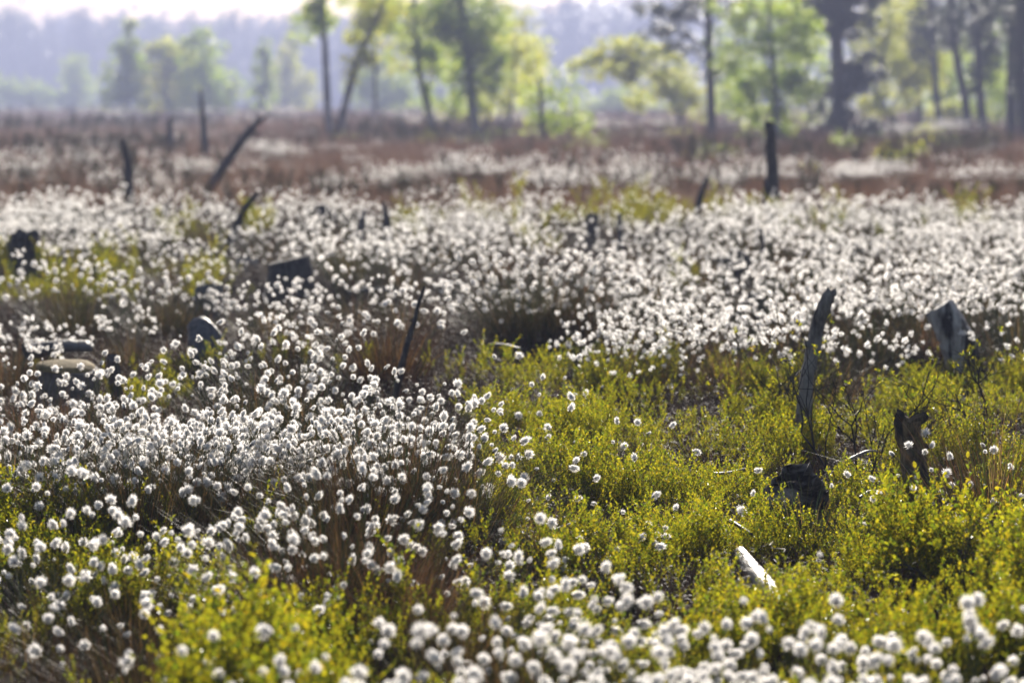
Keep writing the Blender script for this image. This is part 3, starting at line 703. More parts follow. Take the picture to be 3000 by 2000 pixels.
# ------------------------------------------------------------------ near tussocks (every stalk and head a part)
NEAR = [
 # x, y of the middle of its heads; n; kind; lean; tuft scale; extra radius; label
 (585, 850, 46, 'green', 42, 1.0, .14, 'tall bushy cottongrass tussock with the highest heads of the sharp drift'),
 (690, 868, 40, 'mix', 44, 1.0, .13, 'cottongrass tussock at the top of the sharp drift, right of the highest heads'),
 (800, 885, 44, 'green', 44, 1.0, .13, 'cottongrass tussock left of the foot of the slender dark stick'),
 (905, 925, 40, 'green', 42, 1.0, .13, 'cottongrass tussock just in front of the foot of the slender dark stick'),
 (495, 905, 38, 'mix', 45, 1.0, .13, 'cottongrass tussock left of the highest heads, in the sharp drift'),
 (390, 935, 38, 'mix', 45, 1.0, .13, 'cottongrass tussock in front of the small black stub'),
 (270, 885, 34, 'mix', 45, .9, .13, 'cottongrass tussock right below the mossy flat stump'),
 (150, 872, 40, 'brown', 45, .9, .14, 'cottongrass tussock with brown blades left below the mossy flat stump'),
 (40, 858, 44, 'brown', 46, .9, .14, 'crowded cottongrass tussock at the left edge, level with the mossy stump'),
 (700, 955, 44, 'green', 48, 1.0, .14, 'cottongrass tussock in the middle of the sharp drift with green blades'),
 (595, 975, 40, 'mix', 48, 1.0, .13, 'cottongrass tussock in the middle of the sharp drift, second from its green centre'),
 (810, 985, 40, 'brown', 48, 1.0, .13, 'cottongrass tussock with red-brown blades inside the sharp drift'),
 (945, 995, 40, 'dark', 48, 1.3, .15, 'large rust-brown tussock with a bare dark front at the right end of the sharp drift'),
 (1060, 1005, 36, 'green', 60, 1.05, .14, 'cottongrass tussock spilling right over the bilberry from the rust-brown one'),
 (480, 1010, 38, 'mix', 48, 1.0, .13, 'cottongrass tussock in the lower middle of the sharp drift'),
 (360, 1010, 36, 'green', 48, 1.0, .13, 'cottongrass tussock just behind the straw-green fountain tussock'),
 (235, 985, 30, 'green', 48, 1.0, .13, 'cottongrass tussock with dark green gaps at the left of the sharp drift'),
 (105, 985, 40, 'green', 50, 1.0, .14, 'leaning cottongrass tussock with big round heads near the left edge'),
 (15, 1005, 36, 'green', 50, 1.1, .14, 'deep green tussock cut by the left edge, under the sharp heads'),
 (320, 1035, 44, 'dark', 46, 1.15, .14, 'fountain-shaped straw-green tussock with a dark base at the front of the drift'),
 (470, 1022, 28, 'green', 52, .95, .13, 'cottongrass tussock right of the fountain-shaped tussock'),
 (600, 1020, 32, 'dark', 52, 1.0, .13, 'cottongrass tussock with brown blades at the lower edge of the sharp drift'),
 (725, 1010, 28, 'mix', 52, 1.0, .13, 'cottongrass tussock left of the rust-brown tussock at the drift foot'),
 (150, 1028, 28, 'green', 52, 1.0, .13, 'cottongrass tussock left of the fountain-shaped tussock'),
 (835, 1035, 18, 'dark', 60, 1.1, .14, 'dark red-brown tussock with few small heads, below the sharp drift'),
 (130, 1185, 58, 'green', 38, .7, .12, 'group of round heads over the bilberry below the left drift'),
 (300, 1210, 54, 'mix', 46, .75, .13, 'loose tussock of round heads over yellow-green bilberry, lower left'),
 (60, 1265, 16, 'mix', 46, .7, .12, 'sparse tussock with a few heads at the lower left edge'),
 (300, 1345, 32, 'mix', 55, .9, .14, 'blurred tussock with a bright clump of heads above a rusty patch'),
 (420, 1280, 24, 'mix', 50, .7, .13, 'sparse blurred tussock between the loose heads and the brown tussock'),
 (650, 1180, 52, 'brown', 45, 1.0, .13, 'brown blurred tussock, left of three with upright reddish stalks'),
 (770, 1165, 62, 'dark', 42, 1.25, .15, 'tall brown blurred tussock with upright reddish stalks, lower centre'),
 (900, 1205, 54, 'brown', 55, 1.1, .14, 'brown blurred tussock with drooping heads, right of the tall reddish one'),
 (1010, 1265, 58, 'mix', 62, .95, .13, 'blurred tussock with wind-combed heads trailing right'),
 (1120, 1350, 60, 'mix', 60, .9, .13, 'blurred tussock of drop-shaped heads in the trailing line'),
 (1255, 1385, 66, 'mix', 60, .9, .13, 'blurred tussock of large drop-shaped heads ending the trailing line'),
 (800, 1500, 18, 'brown', 45, .9, .12, 'few large blurred heads on a brown tuft at the bottom, left of centre'),
 (540, 1540, 6, 'brown', 40, .8, .1, 'few blurred heads over brown grass at the bottom left'),
 (1160, 1525, 28, 'green', 48, .8, .14, 'big blurred heads at the bottom centre'),
 (1370, 1495, 24, 'green', 50, .8, .14, 'big blurred heads at the bottom, right of the centre clump'),
 (1590, 1478, 34, 'green', 48, .8, .15, 'high clump of big blurred heads at the bottom, below the bleached log'),
 (1790, 1520, 26, 'green', 48, .8, .14, 'big blurred heads at the bottom, right of the high clump'),
 (1980, 1520, 24, 'green', 48, .8, .14, 'big blurred heads low at the bottom, left of the corner clump'),
 (2200, 1480, 30, 'green', 48, .8, .15, 'corner clump of big blurred heads at the lower right'),
 (2345, 1510, 18, 'green', 48, .8, .13, 'blurred heads cut by the right edge at the bottom'),
 (2195, 1395, 5, 'green', 40, .6, .1, 'few blurred heads standing above the near bilberry at the right'),
 (2290, 1010, 44, 'mix', 58, 1.5, .18, 'sharp tussock with glowing straw blades at the right edge by the crumbling stump'),
 (2150, 1050, 10, 'green', 60, .6, .1, 'few sharp heads on leaning stalks right of the crumbling stump'),
 (1255, 835, 9, 'green', 42, .5, .12, 'small group of heads at the back of the scattered ones above the bilberry'),
 (1290, 935, 10, 'green', 55, .8, .14, 'green bladed tuft with scattered heads in the middle of the bilberry'),
 (1410, 930, 7, 'green', 60, .7, .14, 'few scattered heads right of the green bladed tuft'),
 (1150, 905, 7, 'green', 50, .5, .12, 'scattered heads over bilberry right of the sharp drift'),
 (1265, 1065, 14, 'green', 68, .8, .14, 'small nodding heads leaning right over bilberry beside the rust-brown tussock'),
 (1530, 1030, 7, 'green', 60, .5, .12, 'small scattered heads in bilberry left of the squat rotten stump'),
 (1440, 1110, 4, 'green', 55, .45, .1, 'few ragged heads in the bilberry below the scattered ones'),
 (1405, 815, 4, 'brown', 50, .4, .1, 'ragged windblown heads beside pale dry twigs'),
 (1948, 1290, 1, 'green', 8, .35, .02, 'single large head standing alone over the bilberry'),
 (1170, 1265, 2, 'green', 20, .35, .05, 'pair of drooping heads right of the wind-combed tussock'),
 (1950, 1095, 1, 'green', 30, .3, .02, 'single small head between the rotten and the crumbling stump'),
]
GRP = 'sharp and near cottongrass tussocks'
tuss = []          # (x, y, reach) of every tussock so the undergrowth thins below it
hz = .36
for i, (x, y, n, kind, lean, ts, rad, label) in enumerate(NEAR):
    q = spot(x, y, hz)
    kinds = None; L0, L1, azi, wind = .20, .47, None, .35
    if 1000 <= x <= 1300 and 1240 < y < 1420: kinds = [5, 6, 5, 6, 7, 0]; azi = -.5; wind = .9
    if y > 1440: kinds = [0, 1, 2, 9, 0, 4]; wind = .15
    if lean >= 66: azi = -.2; wind = .9; L0, L1 = .22, .36
    if n <= 2: L0, L1 = .36, .40
    if i < 2: L0, L1 = .34, .56
    front = .85 if 990 < y < 1110 and x < 1000 else .9 if kind == 'dark' else 0
    if front: lean = min(lean, 44); L0 = .30
    if y < 1120 and x < 1130: n = int(n * 1.7)
    elif y > 1440 and n > 15: n = int(n * 3.2)
    n = min(n, 98)
    make_tussock(q, n, label, GRP, kind, lean, L0, L1, rad, 10 + i, ts, .98 if y < 1130 else .95 if y > 1440 else .94, kinds, azi, wind, front)
    tuss.append((q.x, q.y, (.26 if y > 1440 else .21 if kind == 'dark' or ts > 1.3 else .13) * ts if n > 6 else .02))
# the bladed tuft without heads, below the rotten stump
f = foot(1850, 1215, .12)
e_ = empty('grass_tuft', f, 'blue-green bladed tuft without heads in front of the squat rotten stump', 'grass tuft')
tf = obj('leaf_tuft', tuft(901, [(4, (0.05, 0.085, 0.045)), (3, (0.075, 0.085, 0.03)), (2, (0.2, 0.14, 0.06))], 300, .09, .33, 80, .0024).mesh('leaf_tuft', [M_BLADE]), e_)
tuss.append((f.x, f.y, .1))

# ------------------------------------------------------------------ mid-distance tussocks: one thing each, up to 300 in all
LAND = [('leaning bark-covered stick', 1875, 760), ('white-barked stump', 2165, 745), ('broad sawn stump', 665, 630), ('blue-grey bent stump', 462, 765),
        ('tall charred post', 1772, 440), ('slanting dark post', 560, 490), ('great dark-fronted tussock', 1230, 690), ('slender dark stick', 945, 740),
        ('left-edge dark stumps', 40, 540), ('black pointed snag', 885, 500), ('thin upright stick', 1750, 560), ('green bilberry hummock', 1440, 490),
        ('mossy flat stump', 140, 800), ('dark blocky stump', 1362, 520)]
def where(x, y):
    best = min(LAND, key=lambda l: ((l[1] - x) / 1.6) ** 2 + (l[2] - y) ** 2)
    dx, dy = x - best[1], y - best[2]
    if abs(dx) < 40: side = 'behind' if dy < 0 else 'in front of'
    else:
        side = ('right' if dx > 0 else 'left')
        side = ('behind and %s of' if dy < -12 else 'in front and %s of' if dy > 30 else 'straight %s of') % side
        if abs(dx) > 170: side = 'well ' + side
    return side + ' the ' + best[0]
rmid = random.Random(77)
mids = []
BIGD = [(1240, 790, 98, 'green', 46, .46, .60, .34, .27, .52, 1500, 'great cottongrass tussock with a shade-darkened front and a crest of white heads'),
        (1165, 770, 40, 'mix', 52, .34, .46, .18, .16, .40, 600, 'tussock with drooping heads joining the left flank of the great dark-fronted tussock'),
        (1345, 775, 60, 'brown', 48, .36, .50, .24, .20, .42, 800, 'brown-bladed tussock joining the right flank of the great dark-fronted tussock'),
        (885, 788, 36, 'brown', 40, .34, .48, .20, .18, .42, 900, 'dark brown tussock with a few heads, left of the slender dark stick'),
        (385, 752, 50, 'green', 46, .36, .50, .22, .18, .42, 800, 'dark-fronted tussock with round heads left of the blue-grey bent stump'),
        (170, 770, 66, 'green', 50, .36, .52, .26, .18, .42, 800, 'dark-fronted tussock of many round heads behind the mossy flat stump'),
        (610, 765, 26, 'green', 50, .32, .46, .22, .16, .36, 500, 'loose dark tussock with few heads right of the blue-grey bent stump')]
for i, (x, y, n, kind, lean, L0, L1, rad, trad, tl, tn, label) in enumerate(BIGD):
    q = spot(x, y, .12)
    cols = {'green': [(4, (0.026, 0.04, 0.012)), (3, (0.045, 0.04, 0.016)), (2, (0.075, 0.048, 0.024)), (.7, (0.2, 0.15, 0.07))], 'mix': [(3, (0.03, 0.04, 0.014)), (3, (0.06, 0.042, 0.02)), (1, (0.2, 0.15, 0.07))], 'brown': [(3, (0.07, 0.042, 0.024)), (3, (0.04, 0.028, 0.016)), (1, (0.18, 0.12, 0.06))]}[kind]  # blade colours darkened to stand in for the dense tufts' self-shadow
    make_tussock(q, n, label, 'large dark-fronted cottongrass tussocks', kind, lean, L0, L1, rad, 400 + i, 1.0, 1.1, None, None, .3, .8, tuft(960 + i, cols, tn, trad, tl, 70, .0030).mesh('leaf_tuft', [M_BLADE]))
    tuss.append((q.x, q.y, trad * 1.3))
BIG = [(1435, 735, 2, 1.0), (1480, 690, 2, 1.05), (1530, 745, 0, 1.0), (90, 730, 5, .9), (700, 722, 5, .95), (640, 700, 5, .9), (20, 740, 1, .95), (20, 770, 3, .9), (440, 660, 5, .8), (290, 700, 3, .85), (930, 705, 5, .8)]
for x, y, v, s_ in BIG: mids.append((x, y, v, s_, 0))
cand = []
for x, y in candidates(9.6, 29.5, 10, rmid):
    px, py = proj((x, y, .36 + ground(x, y)))
    if -140 < px < 2492 and rmid.random() < cot(px, py) * min(1, max(.10, (patch(x, y, 1.0, 4) - .30) * 3.5)) * min(1, (.70 if px > 1330 and py > 540 else .62 if py < 565 else .05) + hummock(x, y) / .06) and stump_free(x, y):
        if all((x - a) ** 2 + (y - b_) ** 2 > (.24 if (px < 1330 and py > 575) else .11 if y < 17 else .15) for a, b_ in cand):
            cand.append((x, y))
cand.sort(key=lambda q: q[1])
far_pts = []
n_left = 300 - len(NEAR) - len(BIG) - len(BIGD)
GMID = 'cottongrass tussocks of the white drift behind'
def add_mid(x, y, v, s_):
    px, py = proj((x, y, .38)); z = ground(x, y)
    size = 'broad' if s_ > 1.08 else 'small' if s_ < .92 else 'middling'
    lab = '%s white cottongrass tussock %s' % (size, where(px, py))
    e_ = empty('cottongrass_tussock', (x, y, z), lab, 'cottongrass', GMID)
    e_.rotation_euler = (0, 0, rmid.uniform(0, 6.28)); e_.scale = (s_, s_, s_ * rmid.uniform(.9, 1.08))
    tf = obj('leaf_tuft', rmid.choice(MIDT), e_)
    tag(obj('cotton_heads', MIDH[v], e_), kind='stuff')
    tuss.append((x, y, .09))
for x, y, v, s_, _ in mids:
    q = spot(x, y, .36); add_mid(q.x, q.y, v, s_)
    tuss[-1] = (q.x, q.y, .14)
for k, (x, y) in enumerate(cand):
    v, s_ = rmid.choice((0, 1, 2, 4, 2, 3)), rmid.choice((.8, .9, 1.0, 1.1, 1.2))
    if k < n_left: add_mid(x, y, v, s_)
    else: far_pts.append((x, y, ground(x, y), 0, 0, rmid.uniform(0, 6.28), s_, v))
print('mid candidates', len(cand), 'near', len(NEAR))

# ------------------------------------------------------------------ scatter the undergrowth
def in_tussock(x, y):
    for cx, cy, rr in tuss:
        if abs(cx - x) < rr and abs(cy - y) < rr and (cx - x) ** 2 + (cy - y) ** 2 < rr * rr: return True
    return False
for (ya, yb, den, sc) in ((4.0, 7.0, 680, 1.0), (7.0, 12.5, 620, 1.0), (12.5, 19, 170, 1.3), (19, 29, 75, 1.6)):
    for x, y in candidates(ya, yb, den, r):
        px, py = proj((x, y, .2 + ground(x, y)))
        if not (-160 < px < 2512 and py < 1760) or not stump_free(x, y): continue
        tsk = in_tussock(x, y)
        rb = max(blob(px, py, 270, 1475, 200, 80), blob(px, py, 60, 1500, 140, 80), .8 * blob(px, py, 790, 1270, 250, 60), .5 * blob(px, py, 1230, 1480, 120, 40)) if py > 1200 else 0
        if rb and r.random() < .20 * rb and not tsk:
            dp.append((x, y, z0_ := ground(x, y), r.uniform(-.2, .2), r.uniform(-.2, .2), r.uniform(0, 6.28), r.uniform(.5, .95), r.randrange(3))); continue
        bv = bil(px, py); pn = patch(x, y, 2.4, 9); z = ground(x, y)
        pn2 = patch(x, y, .95, 31); keep = bv * min(1.1, .03 + 1.5 * min(1, max(0, (pn - .41) * 4.5)) * (.30 + .95 * min(1, max(0, (pn2 - .34) * 4))) + .25 * max(0, pn2 - .5))
        keep = max(keep, .8 * blob(px, py, 720, 1430, 290, 80), .75 * blob(px, py, 280, 1150, 330, 24), .8 * blob(px, py, 2200, 1330, 200, 70))
        if r.random() < keep * (.25 if tsk else 1):
            tall = .86 if ya < 12 else .8
            if py < 700: tall = .40 + 2.2 * max(0, patch(x, y, 1.7, 18) - .36)
            if py > 1230 and px > 2000: tall = 1.2
            if 450 < px < 1000 and py > 1340: tall = 1.3
            if px < 620 and 1110 < py < 1180: tall = 1.1
            bp.append((x, y, z, r.uniform(-.25, .25), r.uniform(-.25, .25), r.uniform(0, 6.28), sc * tall * r.uniform(.7, 1.2) * (.55 + .52 * min(1, max(0, (pn - .36) * 3.0))) * low_near(x, y), r.randrange(len(BIL_ME))))
        elif r.random() < (.5 if ya < 12 else .8) and not tsk:
            hp.append((x, y, z, r.uniform(-.3, .3), r.uniform(-.3, .3), r.uniform(0, 6.28), sc * r.uniform(.8, 1.4), r.randrange(len(HEA_ME))))
        elif r.random() < .12:
            (dp if r.random() < .45 else lp).append((x, y, z, r.uniform(-.2, .2), r.uniform(-.2, .2), r.uniform(0, 6.28), r.uniform(.6, 1.0) * sc, r.randrange(4)))
# the red-brown moor and the strips beyond the white drift
def fmoor(px, py):
    return py
WB = [(640, 352, 50, 12), (1090, 385, 130, 14), (1200, 375, 60, 10), (1290, 410, 120, 14), (930, 402, 60, 12), (1980, 395, 60, 16), (1660, 395, 90, 14), (1810, 390, 60, 14), (2060, 385, 40, 12), (40, 375, 60, 24), (200, 362, 80, 12), (430, 385, 60, 12), (1440, 385, 50, 12), (1500, 412, 60, 12),
      (400, 276, 330, 5), (140, 282, 160, 5), (1180, 282, 120, 7), (1380, 298, 90, 8), (1520, 292, 60, 6), (2150, 308, 160, 8), (1690, 300, 60, 8), (950, 285, 80, 6), (2250, 395, 90, 12), (330, 408, 80, 10), (760, 415, 60, 8)]
GB = [(250, 300, 260, 14), (60, 300, 120, 14), (880, 305, 140, 10), (200, 338, 220, 10), (1080, 300, 70, 8), (390, 340, 40, 10), (2060, 352, 60, 10), (1600, 355, 60, 10), (1980, 318, 40, 10), (1000, 320, 180, 10), (2200, 340, 120, 12), (1850, 425, 30, 22), (1620, 345, 90, 10)]
gp = []
for (ya, yb, den, s0) in ((27.5, 45, 9, 1.5), (45, 75, 4.5, 1.9), (75, 130, 1.1, 2.6), (130, 330, .13, 4.0)):
    for x, y in candidates(ya, yb, den, r):
        z = ground(x, y); px, py = proj((x, y, z + .3))
        wv = max([blob(px, py, *q) for q in WB]); gv = max([blob(px, py, *q) for q in GB] + [.75 * min(1, max(0, (patch(x, y, .22, 44) - .55) * 8))]); pn = patch(x, y, .35, 5)
        if r.random() < wv * .16: far_pts.append((x, y, z, 0, 0, r.uniform(0, 6.28), s0 * .62 * r.uniform(.8, 1.3), r.randrange(6)))
        elif r.random() < gv * .75: gp.append((x, y, z, 0, 0, r.uniform(0, 6.28), s0 * r.uniform(.9, 1.6), r.randrange(len(BIL_ME))))
        elif r.random() < .035 and pn > .45: far_pts.append((x, y, z, 0, 0, r.uniform(0, 6.28), s0 * .5, r.randrange(6)))
        else: dp.append((x, y, z, 0, 0, r.uniform(0, 6.28), s0 * r.uniform(.8, 1.35) * (1.0 if y < 60 else 1.2), r.randrange(3)))
scatter_object('bilberry', 'low yellow-green bilberry covering the near bog', BIL_ME, bp, 'bilberry')
scatter_object('heather', 'brown dead heather between the tussocks', HEA_ME, hp, 'heather')
scatter_object('dry_grass', 'red-brown dry moor grass behind the white drift', DRY_ME, dp, 'grass')
scatter_object('leaf_litter', 'straw-coloured dead stalks lying on the peat', LIT_ME, lp, 'litter')
scatter_object('cottongrass_drift', 'far white cottongrass patches on the red-brown moor', MIDH, far_pts, 'cottongrass')
scatter_object('green_moor', 'olive-green low growth in strips across the far moor', MOOR_ME, gp, 'moor growth')
print('bilberry', len(bp), 'heath', len(hp), 'dry', len(dp), 'litter', len(lp), 'far', len(far_pts), 'green', len(gp))

# ------------------------------------------------------------------ trees
BIRCH_C = [(5, (0.095, 0.125, 0.018)), (3, (0.125, 0.14, 0.02)), (2, (0.06, 0.09, 0.02))]
YEL_C = [(5, (0.14, 0.15, 0.02)), (3, (0.16, 0.145, 0.025)), (2, (0.09, 0.11, 0.02))]
DKG_C = [(4, (0.055, 0.08, 0.022)), (3, (0.08, 0.105, 0.024)), (2, (0.11, 0.13, 0.02))]
PINE_C = [(5, (0.018, 0.030, 0.020)), (3, (0.028, 0.042, 0.024)), (1, (0.05, 0.055, 0.03))]
PINE2_C = [(4, (0.035, 0.055, 0.03)), (3, (0.055, 0.075, 0.03)), (2, (0.03, 0.04, 0.03))]
def tree(name, label, Y, trunk, w0, w1, blobs, cols, bark, lmat, group=None, seed=0, lsize=.14, dens=1.0, dy=0.0):
    r = random.Random(seed + 900)
    px_m = Y / FPX * K
    top = [on_depth(x, y, Y) for x, y in trunk]
    f = Vector((top[0].x, Y, ground(top[0].x, Y)))
    e_ = empty(name, f, label, 'tree' if 'shrub' not in name and 'bush' not in name else 'bush', group)
    keys = [Vector((top[0].x, Y, f.z - .1))] + [q + Vector((0, r.uniform(-.25, .25), 0)) for q in top[1:]]
    n = 12; path = [q - f for q in smooth_path(keys, n)] if len(keys) > 2 else [keys[0].lerp(keys[1], i / n) - f for i in range(n + 1)]
    rr = [(w0 + (w1 - w0) * i / n) * px_m / 2 for i in range(n + 1)]; rr[0] *= 1.35
    b = MB(); b.tube(path, rr, 9, rough=.08, r=r)
    cb = MB()
    for (bx, by, rx, ry) in blobs:
        rx *= 1.42; ry *= 1.36
        c = on_depth(bx, by, Y) - f + Vector((0, r.uniform(-.6, .6) * rx * px_m, 0))
        RX, RZ = rx * px_m, ry * px_m
        # a limb from the trunk to this mass
        j = min(range(n + 1), key=lambda k: (path[k] - (c - Vector((0, 0, RZ * .6 + RX * .3)))).length)
        st = path[j]; md = st.lerp(c, .5) + Vector((0, 0, (c - st).length * .08))
        lr = max(.018, rr[j] * .38)
        b.tube(smooth_path([st, md, c], 5), [lr * (1 - .7 * i / 5) for i in range(6)], 5, cap=False, r=r)
        ncl = max(8, int(9 * (RX * RZ) ** .5 * 2.6)); cents = []
        for k in range(ncl):
            d = sph_dir(r) * r.random() ** .4
            cents.append(c + Vector((d.x * RX, d.y * RX * .9, d.z * RZ)))
        for k in range(0, ncl, 2):
            q = cents[k]; b.tube([c, c.lerp(q, .55) + Vector((0, 0, .05)), q], [lr * .3, lr * .2, lr * .08], 3, cap=False, r=r)
        nleaf = int(dens * 620 * RX * RZ * PI * (.15 / lsize) ** 2)
        sg = max(.15, min(RX, RZ) * .17)
        for k in range(nleaf):
            q = r.choice(cents) + Vector((r.gauss(0, sg), r.gauss(0, sg), r.gauss(0, sg * .75)))
            d = sph_dir(r); s_ = perp(d); l_ = lsize * r.uniform(.6, 1.3); w_ = l_ * r.uniform(.45, .75)
            cb.face([q, q + d * l_ * .5 + s_ * w_ * .5, q + d * l_, q + d * l_ * .5 - s_ * w_ * .5], pick(cols, r))
    obj('trunk', b.mesh('trunk', [bark], True), e_)
    if cb.f: obj('crown', cb.mesh('crown', [lmat]), e_)
    return e_
G_T = 'trees standing in the bog'
tree('birch_tree', 'slim upright birch with a small crown, left of a leaning pair', 92, [(764, 330), (754, 270), (749, 160), (744, 60), (740, -70)], 20, 11, [(738, 15, 34, 40), (706, 62, 26, 26), (722, 38, 24, 20), (770, -30, 50, 30)], BIRCH_C, M_BTRUNK, M_TREE, G_T, 1)
tree('birch_tree', 'birch leaning right in a curve, right of a leaning pair', 93, [(768, 330), (786, 265), (806, 190), (832, 110), (870, 40), (900, -50)], 22, 11, [(828, 110, 32, 48), (856, 48, 36, 34), (880, 10, 50, 30), (812, 160, 18, 28)], YEL_C, M_BTRUNK, M_TREE, G_T, 2)
tree('birch_tree', 'thin birch with loose leaves just right of the leaning pair', 100, [(1000, 335), (988, 265), (966, 180), (956, 80), (950, -60)], 17, 10, [(950, 20, 95, 42), (950, 110, 45, 40), (1002, 150, 40, 50), (984, 225, 14, 40), (900, 40, 40, 30)], BIRCH_C, M_BTRUNK, M_TREE, G_T, 3)
tree('birch_tree', 'leafy dark green birch, the densest one near the middle', 96, [(1098, 345), (1087, 260), (1076, 150), (1064, 60), (1052, -60)], 26, 14, [(1070, 45, 72, 70), (1118, 110, 36, 66), (1030, 30, 46, 50), (1092, 205, 40, 42), (1075, 120, 40, 50), (1140, 185, 24, 40)], DKG_C, M_BTRUNK, M_TREE, G_T, 4, dens=1.25)
tree('birch_tree', 'spindly birch trunk between the thin birch and the dense birch', 110, [(1028, 320), (1040, 250), (1044, 160), (1046, 40)], 9, 6, [(1040, 235, 22, 26), (1046, 150, 26, 40)], BIRCH_C, M_BTRUNK, M_TREE, G_T, 5)
tree('birch_tree', 'yellowish young birch to the right of the dense birch', 105, [(1164, 330), (1172, 260), (1180, 170), (1186, 80)], 10, 5, [(1170, 160, 56, 58), (1200, 120, 40, 36), (1150, 225, 34, 34)], YEL_C, M_BTRUNK, M_TREE, G_T, 6, dens=.8)
tree('birch_tree', 'short bright green birch with a dark foot, right of the middle', 78, [(1247, 352), (1246, 300), (1242, 230), (1240, 180)], 16, 8, [(1292, 232, 44, 50), (1238, 262, 34, 34), (1318, 275, 46, 34), (1216, 225, 26, 30), (1270, 285, 40, 26)], BIRCH_C, M_BTRUNK, M_TREE, G_T, 7, dens=.5)
tree('birch_tree', 'arching birch with a bowed yellow-green crown between the middle and the pines', 112, [(1568, 335), (1560, 270), (1530, 200), (1470, 150), (1400, 130), (1350, 145)], 12, 6, [(1366, 146, 46, 28), (1432, 122, 58, 30), (1500, 148, 58, 34), (1474, 200, 30, 44), (1545, 200, 44, 52), (1440, 160, 40, 22), (1590, 235, 36, 36)], YEL_C, M_BTRUNK, M_TREE, G_T, 8, dens=1.1)
tree('pine_tree', 'pine with flat dark tiers of branches to the left of its trunk', 88, [(1636, 332), (1632, 220), (1628, 110), (1626, -70)], 22, 15, [(1508, 22, 52, 12), (1526, 72, 60, 13), (1585, 112, 42, 15), (1560, 40, 40, 12), (1650, 160, 36, 18), (1680, 20, 50, 16), (1606, 12, 40, 18)], PINE2_C, M_TRUNK, M_NEEDLE, G_T, 9, dens=1.3)
tree('birch_tree', 'broad bright green birch between the two pines', 84, [(1786, 335), (1782, 220), (1772, 110), (1762, -40)], 16, 9, [(1752, 130, 86, 62), (1712, 190, 52, 44), (1816, 80, 56, 48), (1842, 190, 46, 46), (1742, 262, 46, 34), (1806, 290, 34, 36), (1740, 36, 100, 36), (1770, 215, 56, 44)], BIRCH_C, M_BTRUNK, M_TREE, G_T, 10, dens=.85)
tree('pine_tree', 'darkest pine with heavy layered crown and a skirt of low branches', 95, [(1930, 335), (1926, 250), (1925, 150), (1920, 40), (1916, -70)], 34, 24, [(1896, 14, 84, 30), (1944, 58, 66, 26), (1978, 156, 46, 28), (1930, 205, 44, 22), (1905, 262, 44, 22), (1940, 300, 52, 34), (1856, 36, 54, 22), (1930, -20, 90, 30), (1955, 180, 40, 24), (1900, 318, 40, 20)], PINE_C, M_TRUNK, M_NEEDLE, G_T, 11, dens=2.1)
tree('birch_tree', 'yellow-green birch with a slanting trunk right of the darkest pine', 118, [(2072, 318), (2058, 285), (2034, 250), (2010, 215), (2030, 120), (2045, 20)], 18, 8, [(2052, 60, 54, 62), (2040, 150, 62, 46), (2082, 205, 44, 38), (2006, 236, 44, 30), (2108, 150, 36, 46), (1990, 90, 30, 40)], YEL_C, M_BTRUNK, M_TREE, G_T, 12)
for i, (Y, tr, w0, w1, bl, lab) in enumerate((
    (130, [(2113, 300), (2110, 240), (2106, 120), (2102, -60)], 18, 12, [(2118, 60, 40, 34), (2090, 20, 40, 30)], 'greyish pine trunk nearest the slanting birch, thinnest of the right-hand row'),
    (112, [(2163, 312), (2152, 210), (2142, 100), (2132, -50)], 18, 12, [(2150, 66, 54, 40), (2120, 110, 30, 26), (2170, 20, 50, 30)], 'second pine of the right-hand row, bending left as it rises'),
    (100, [(2226, 322), (2216, 240), (2202, 150), (2188, 50), (2180, -50)], 20, 13, [(2206, 40, 54, 44), (2240, 90, 34, 34), (2180, 90, 26, 24)], 'third pine of the right-hand row with a grey-green crown'),
    (95, [(2264, 334), (2256, 230), (2244, 110), (2232, -50)], 21, 14, [(2262, 50, 46, 50), (2270, 140, 24, 40), (2236, 190, 20, 30)], 'fourth pine of the right-hand row with leaves along its trunk'),
    (85, [(2323, 340), (2323, 200), (2326, 60), (2328, -70)], 26, 20, [(2300, 10, 46, 44), (2340, 50, 30, 50)], 'thick dark pine trunk second from the right edge'),
    (80, [(2356, 340), (2350, 180), (2350, -70)], 28, 20, [(2348, 110, 22, 80), (2356, 10, 40, 50)], 'thick dark pine trunk at the right edge'))):
    tree('pine_tree', lab, Y, tr, w0, w1, bl, PINE2_C, M_TRUNK, M_NEEDLE, G_T, 20 + i, dens=1.1)
tree('birch_tree', 'low leafy birch glowing between the right-hand pine trunks', 150, [(2190, 300), (2188, 240), (2185, 170)], 8, 4, [(2180, 170, 40, 50), (2235, 200, 34, 46), (2140, 215, 36, 40), (2290, 190, 40, 50)], BIRCH_C, M_BTRUNK, M_TREE, G_T, 30, dens=.9, lsize=.2)
tree('birch_tree', 'tall light green birch filling the gap between the slanting birch and the right-hand row', 140, [(2096, 312), (2092, 240), (2098, 120), (2100, -30)], 9, 5, [(2090, 90, 50, 60), (2120, 170, 44, 50), (2072, 30, 40, 40), (2150, 120, 36, 50), (2215, 250, 40, 26), (2180, 260, 40, 24)], YEL_C, M_BTRUNK, M_TREE, G_T, 31, dens=.8, lsize=.2)
tree('birch_tree', 'pale loose birch standing behind the dense birch', 150, [(1122, 305), (1128, 240), (1122, 120), (1120, -20)], 8, 4, [(1110, 240, 44, 30), (1135, 60, 40, 50), (1020, 120, 40, 50), (1060, 270, 50, 20), (990, 60, 50, 40)], YEL_C, M_BTRUNK, M_TREE, G_T, 32, dens=.7, lsize=.2)
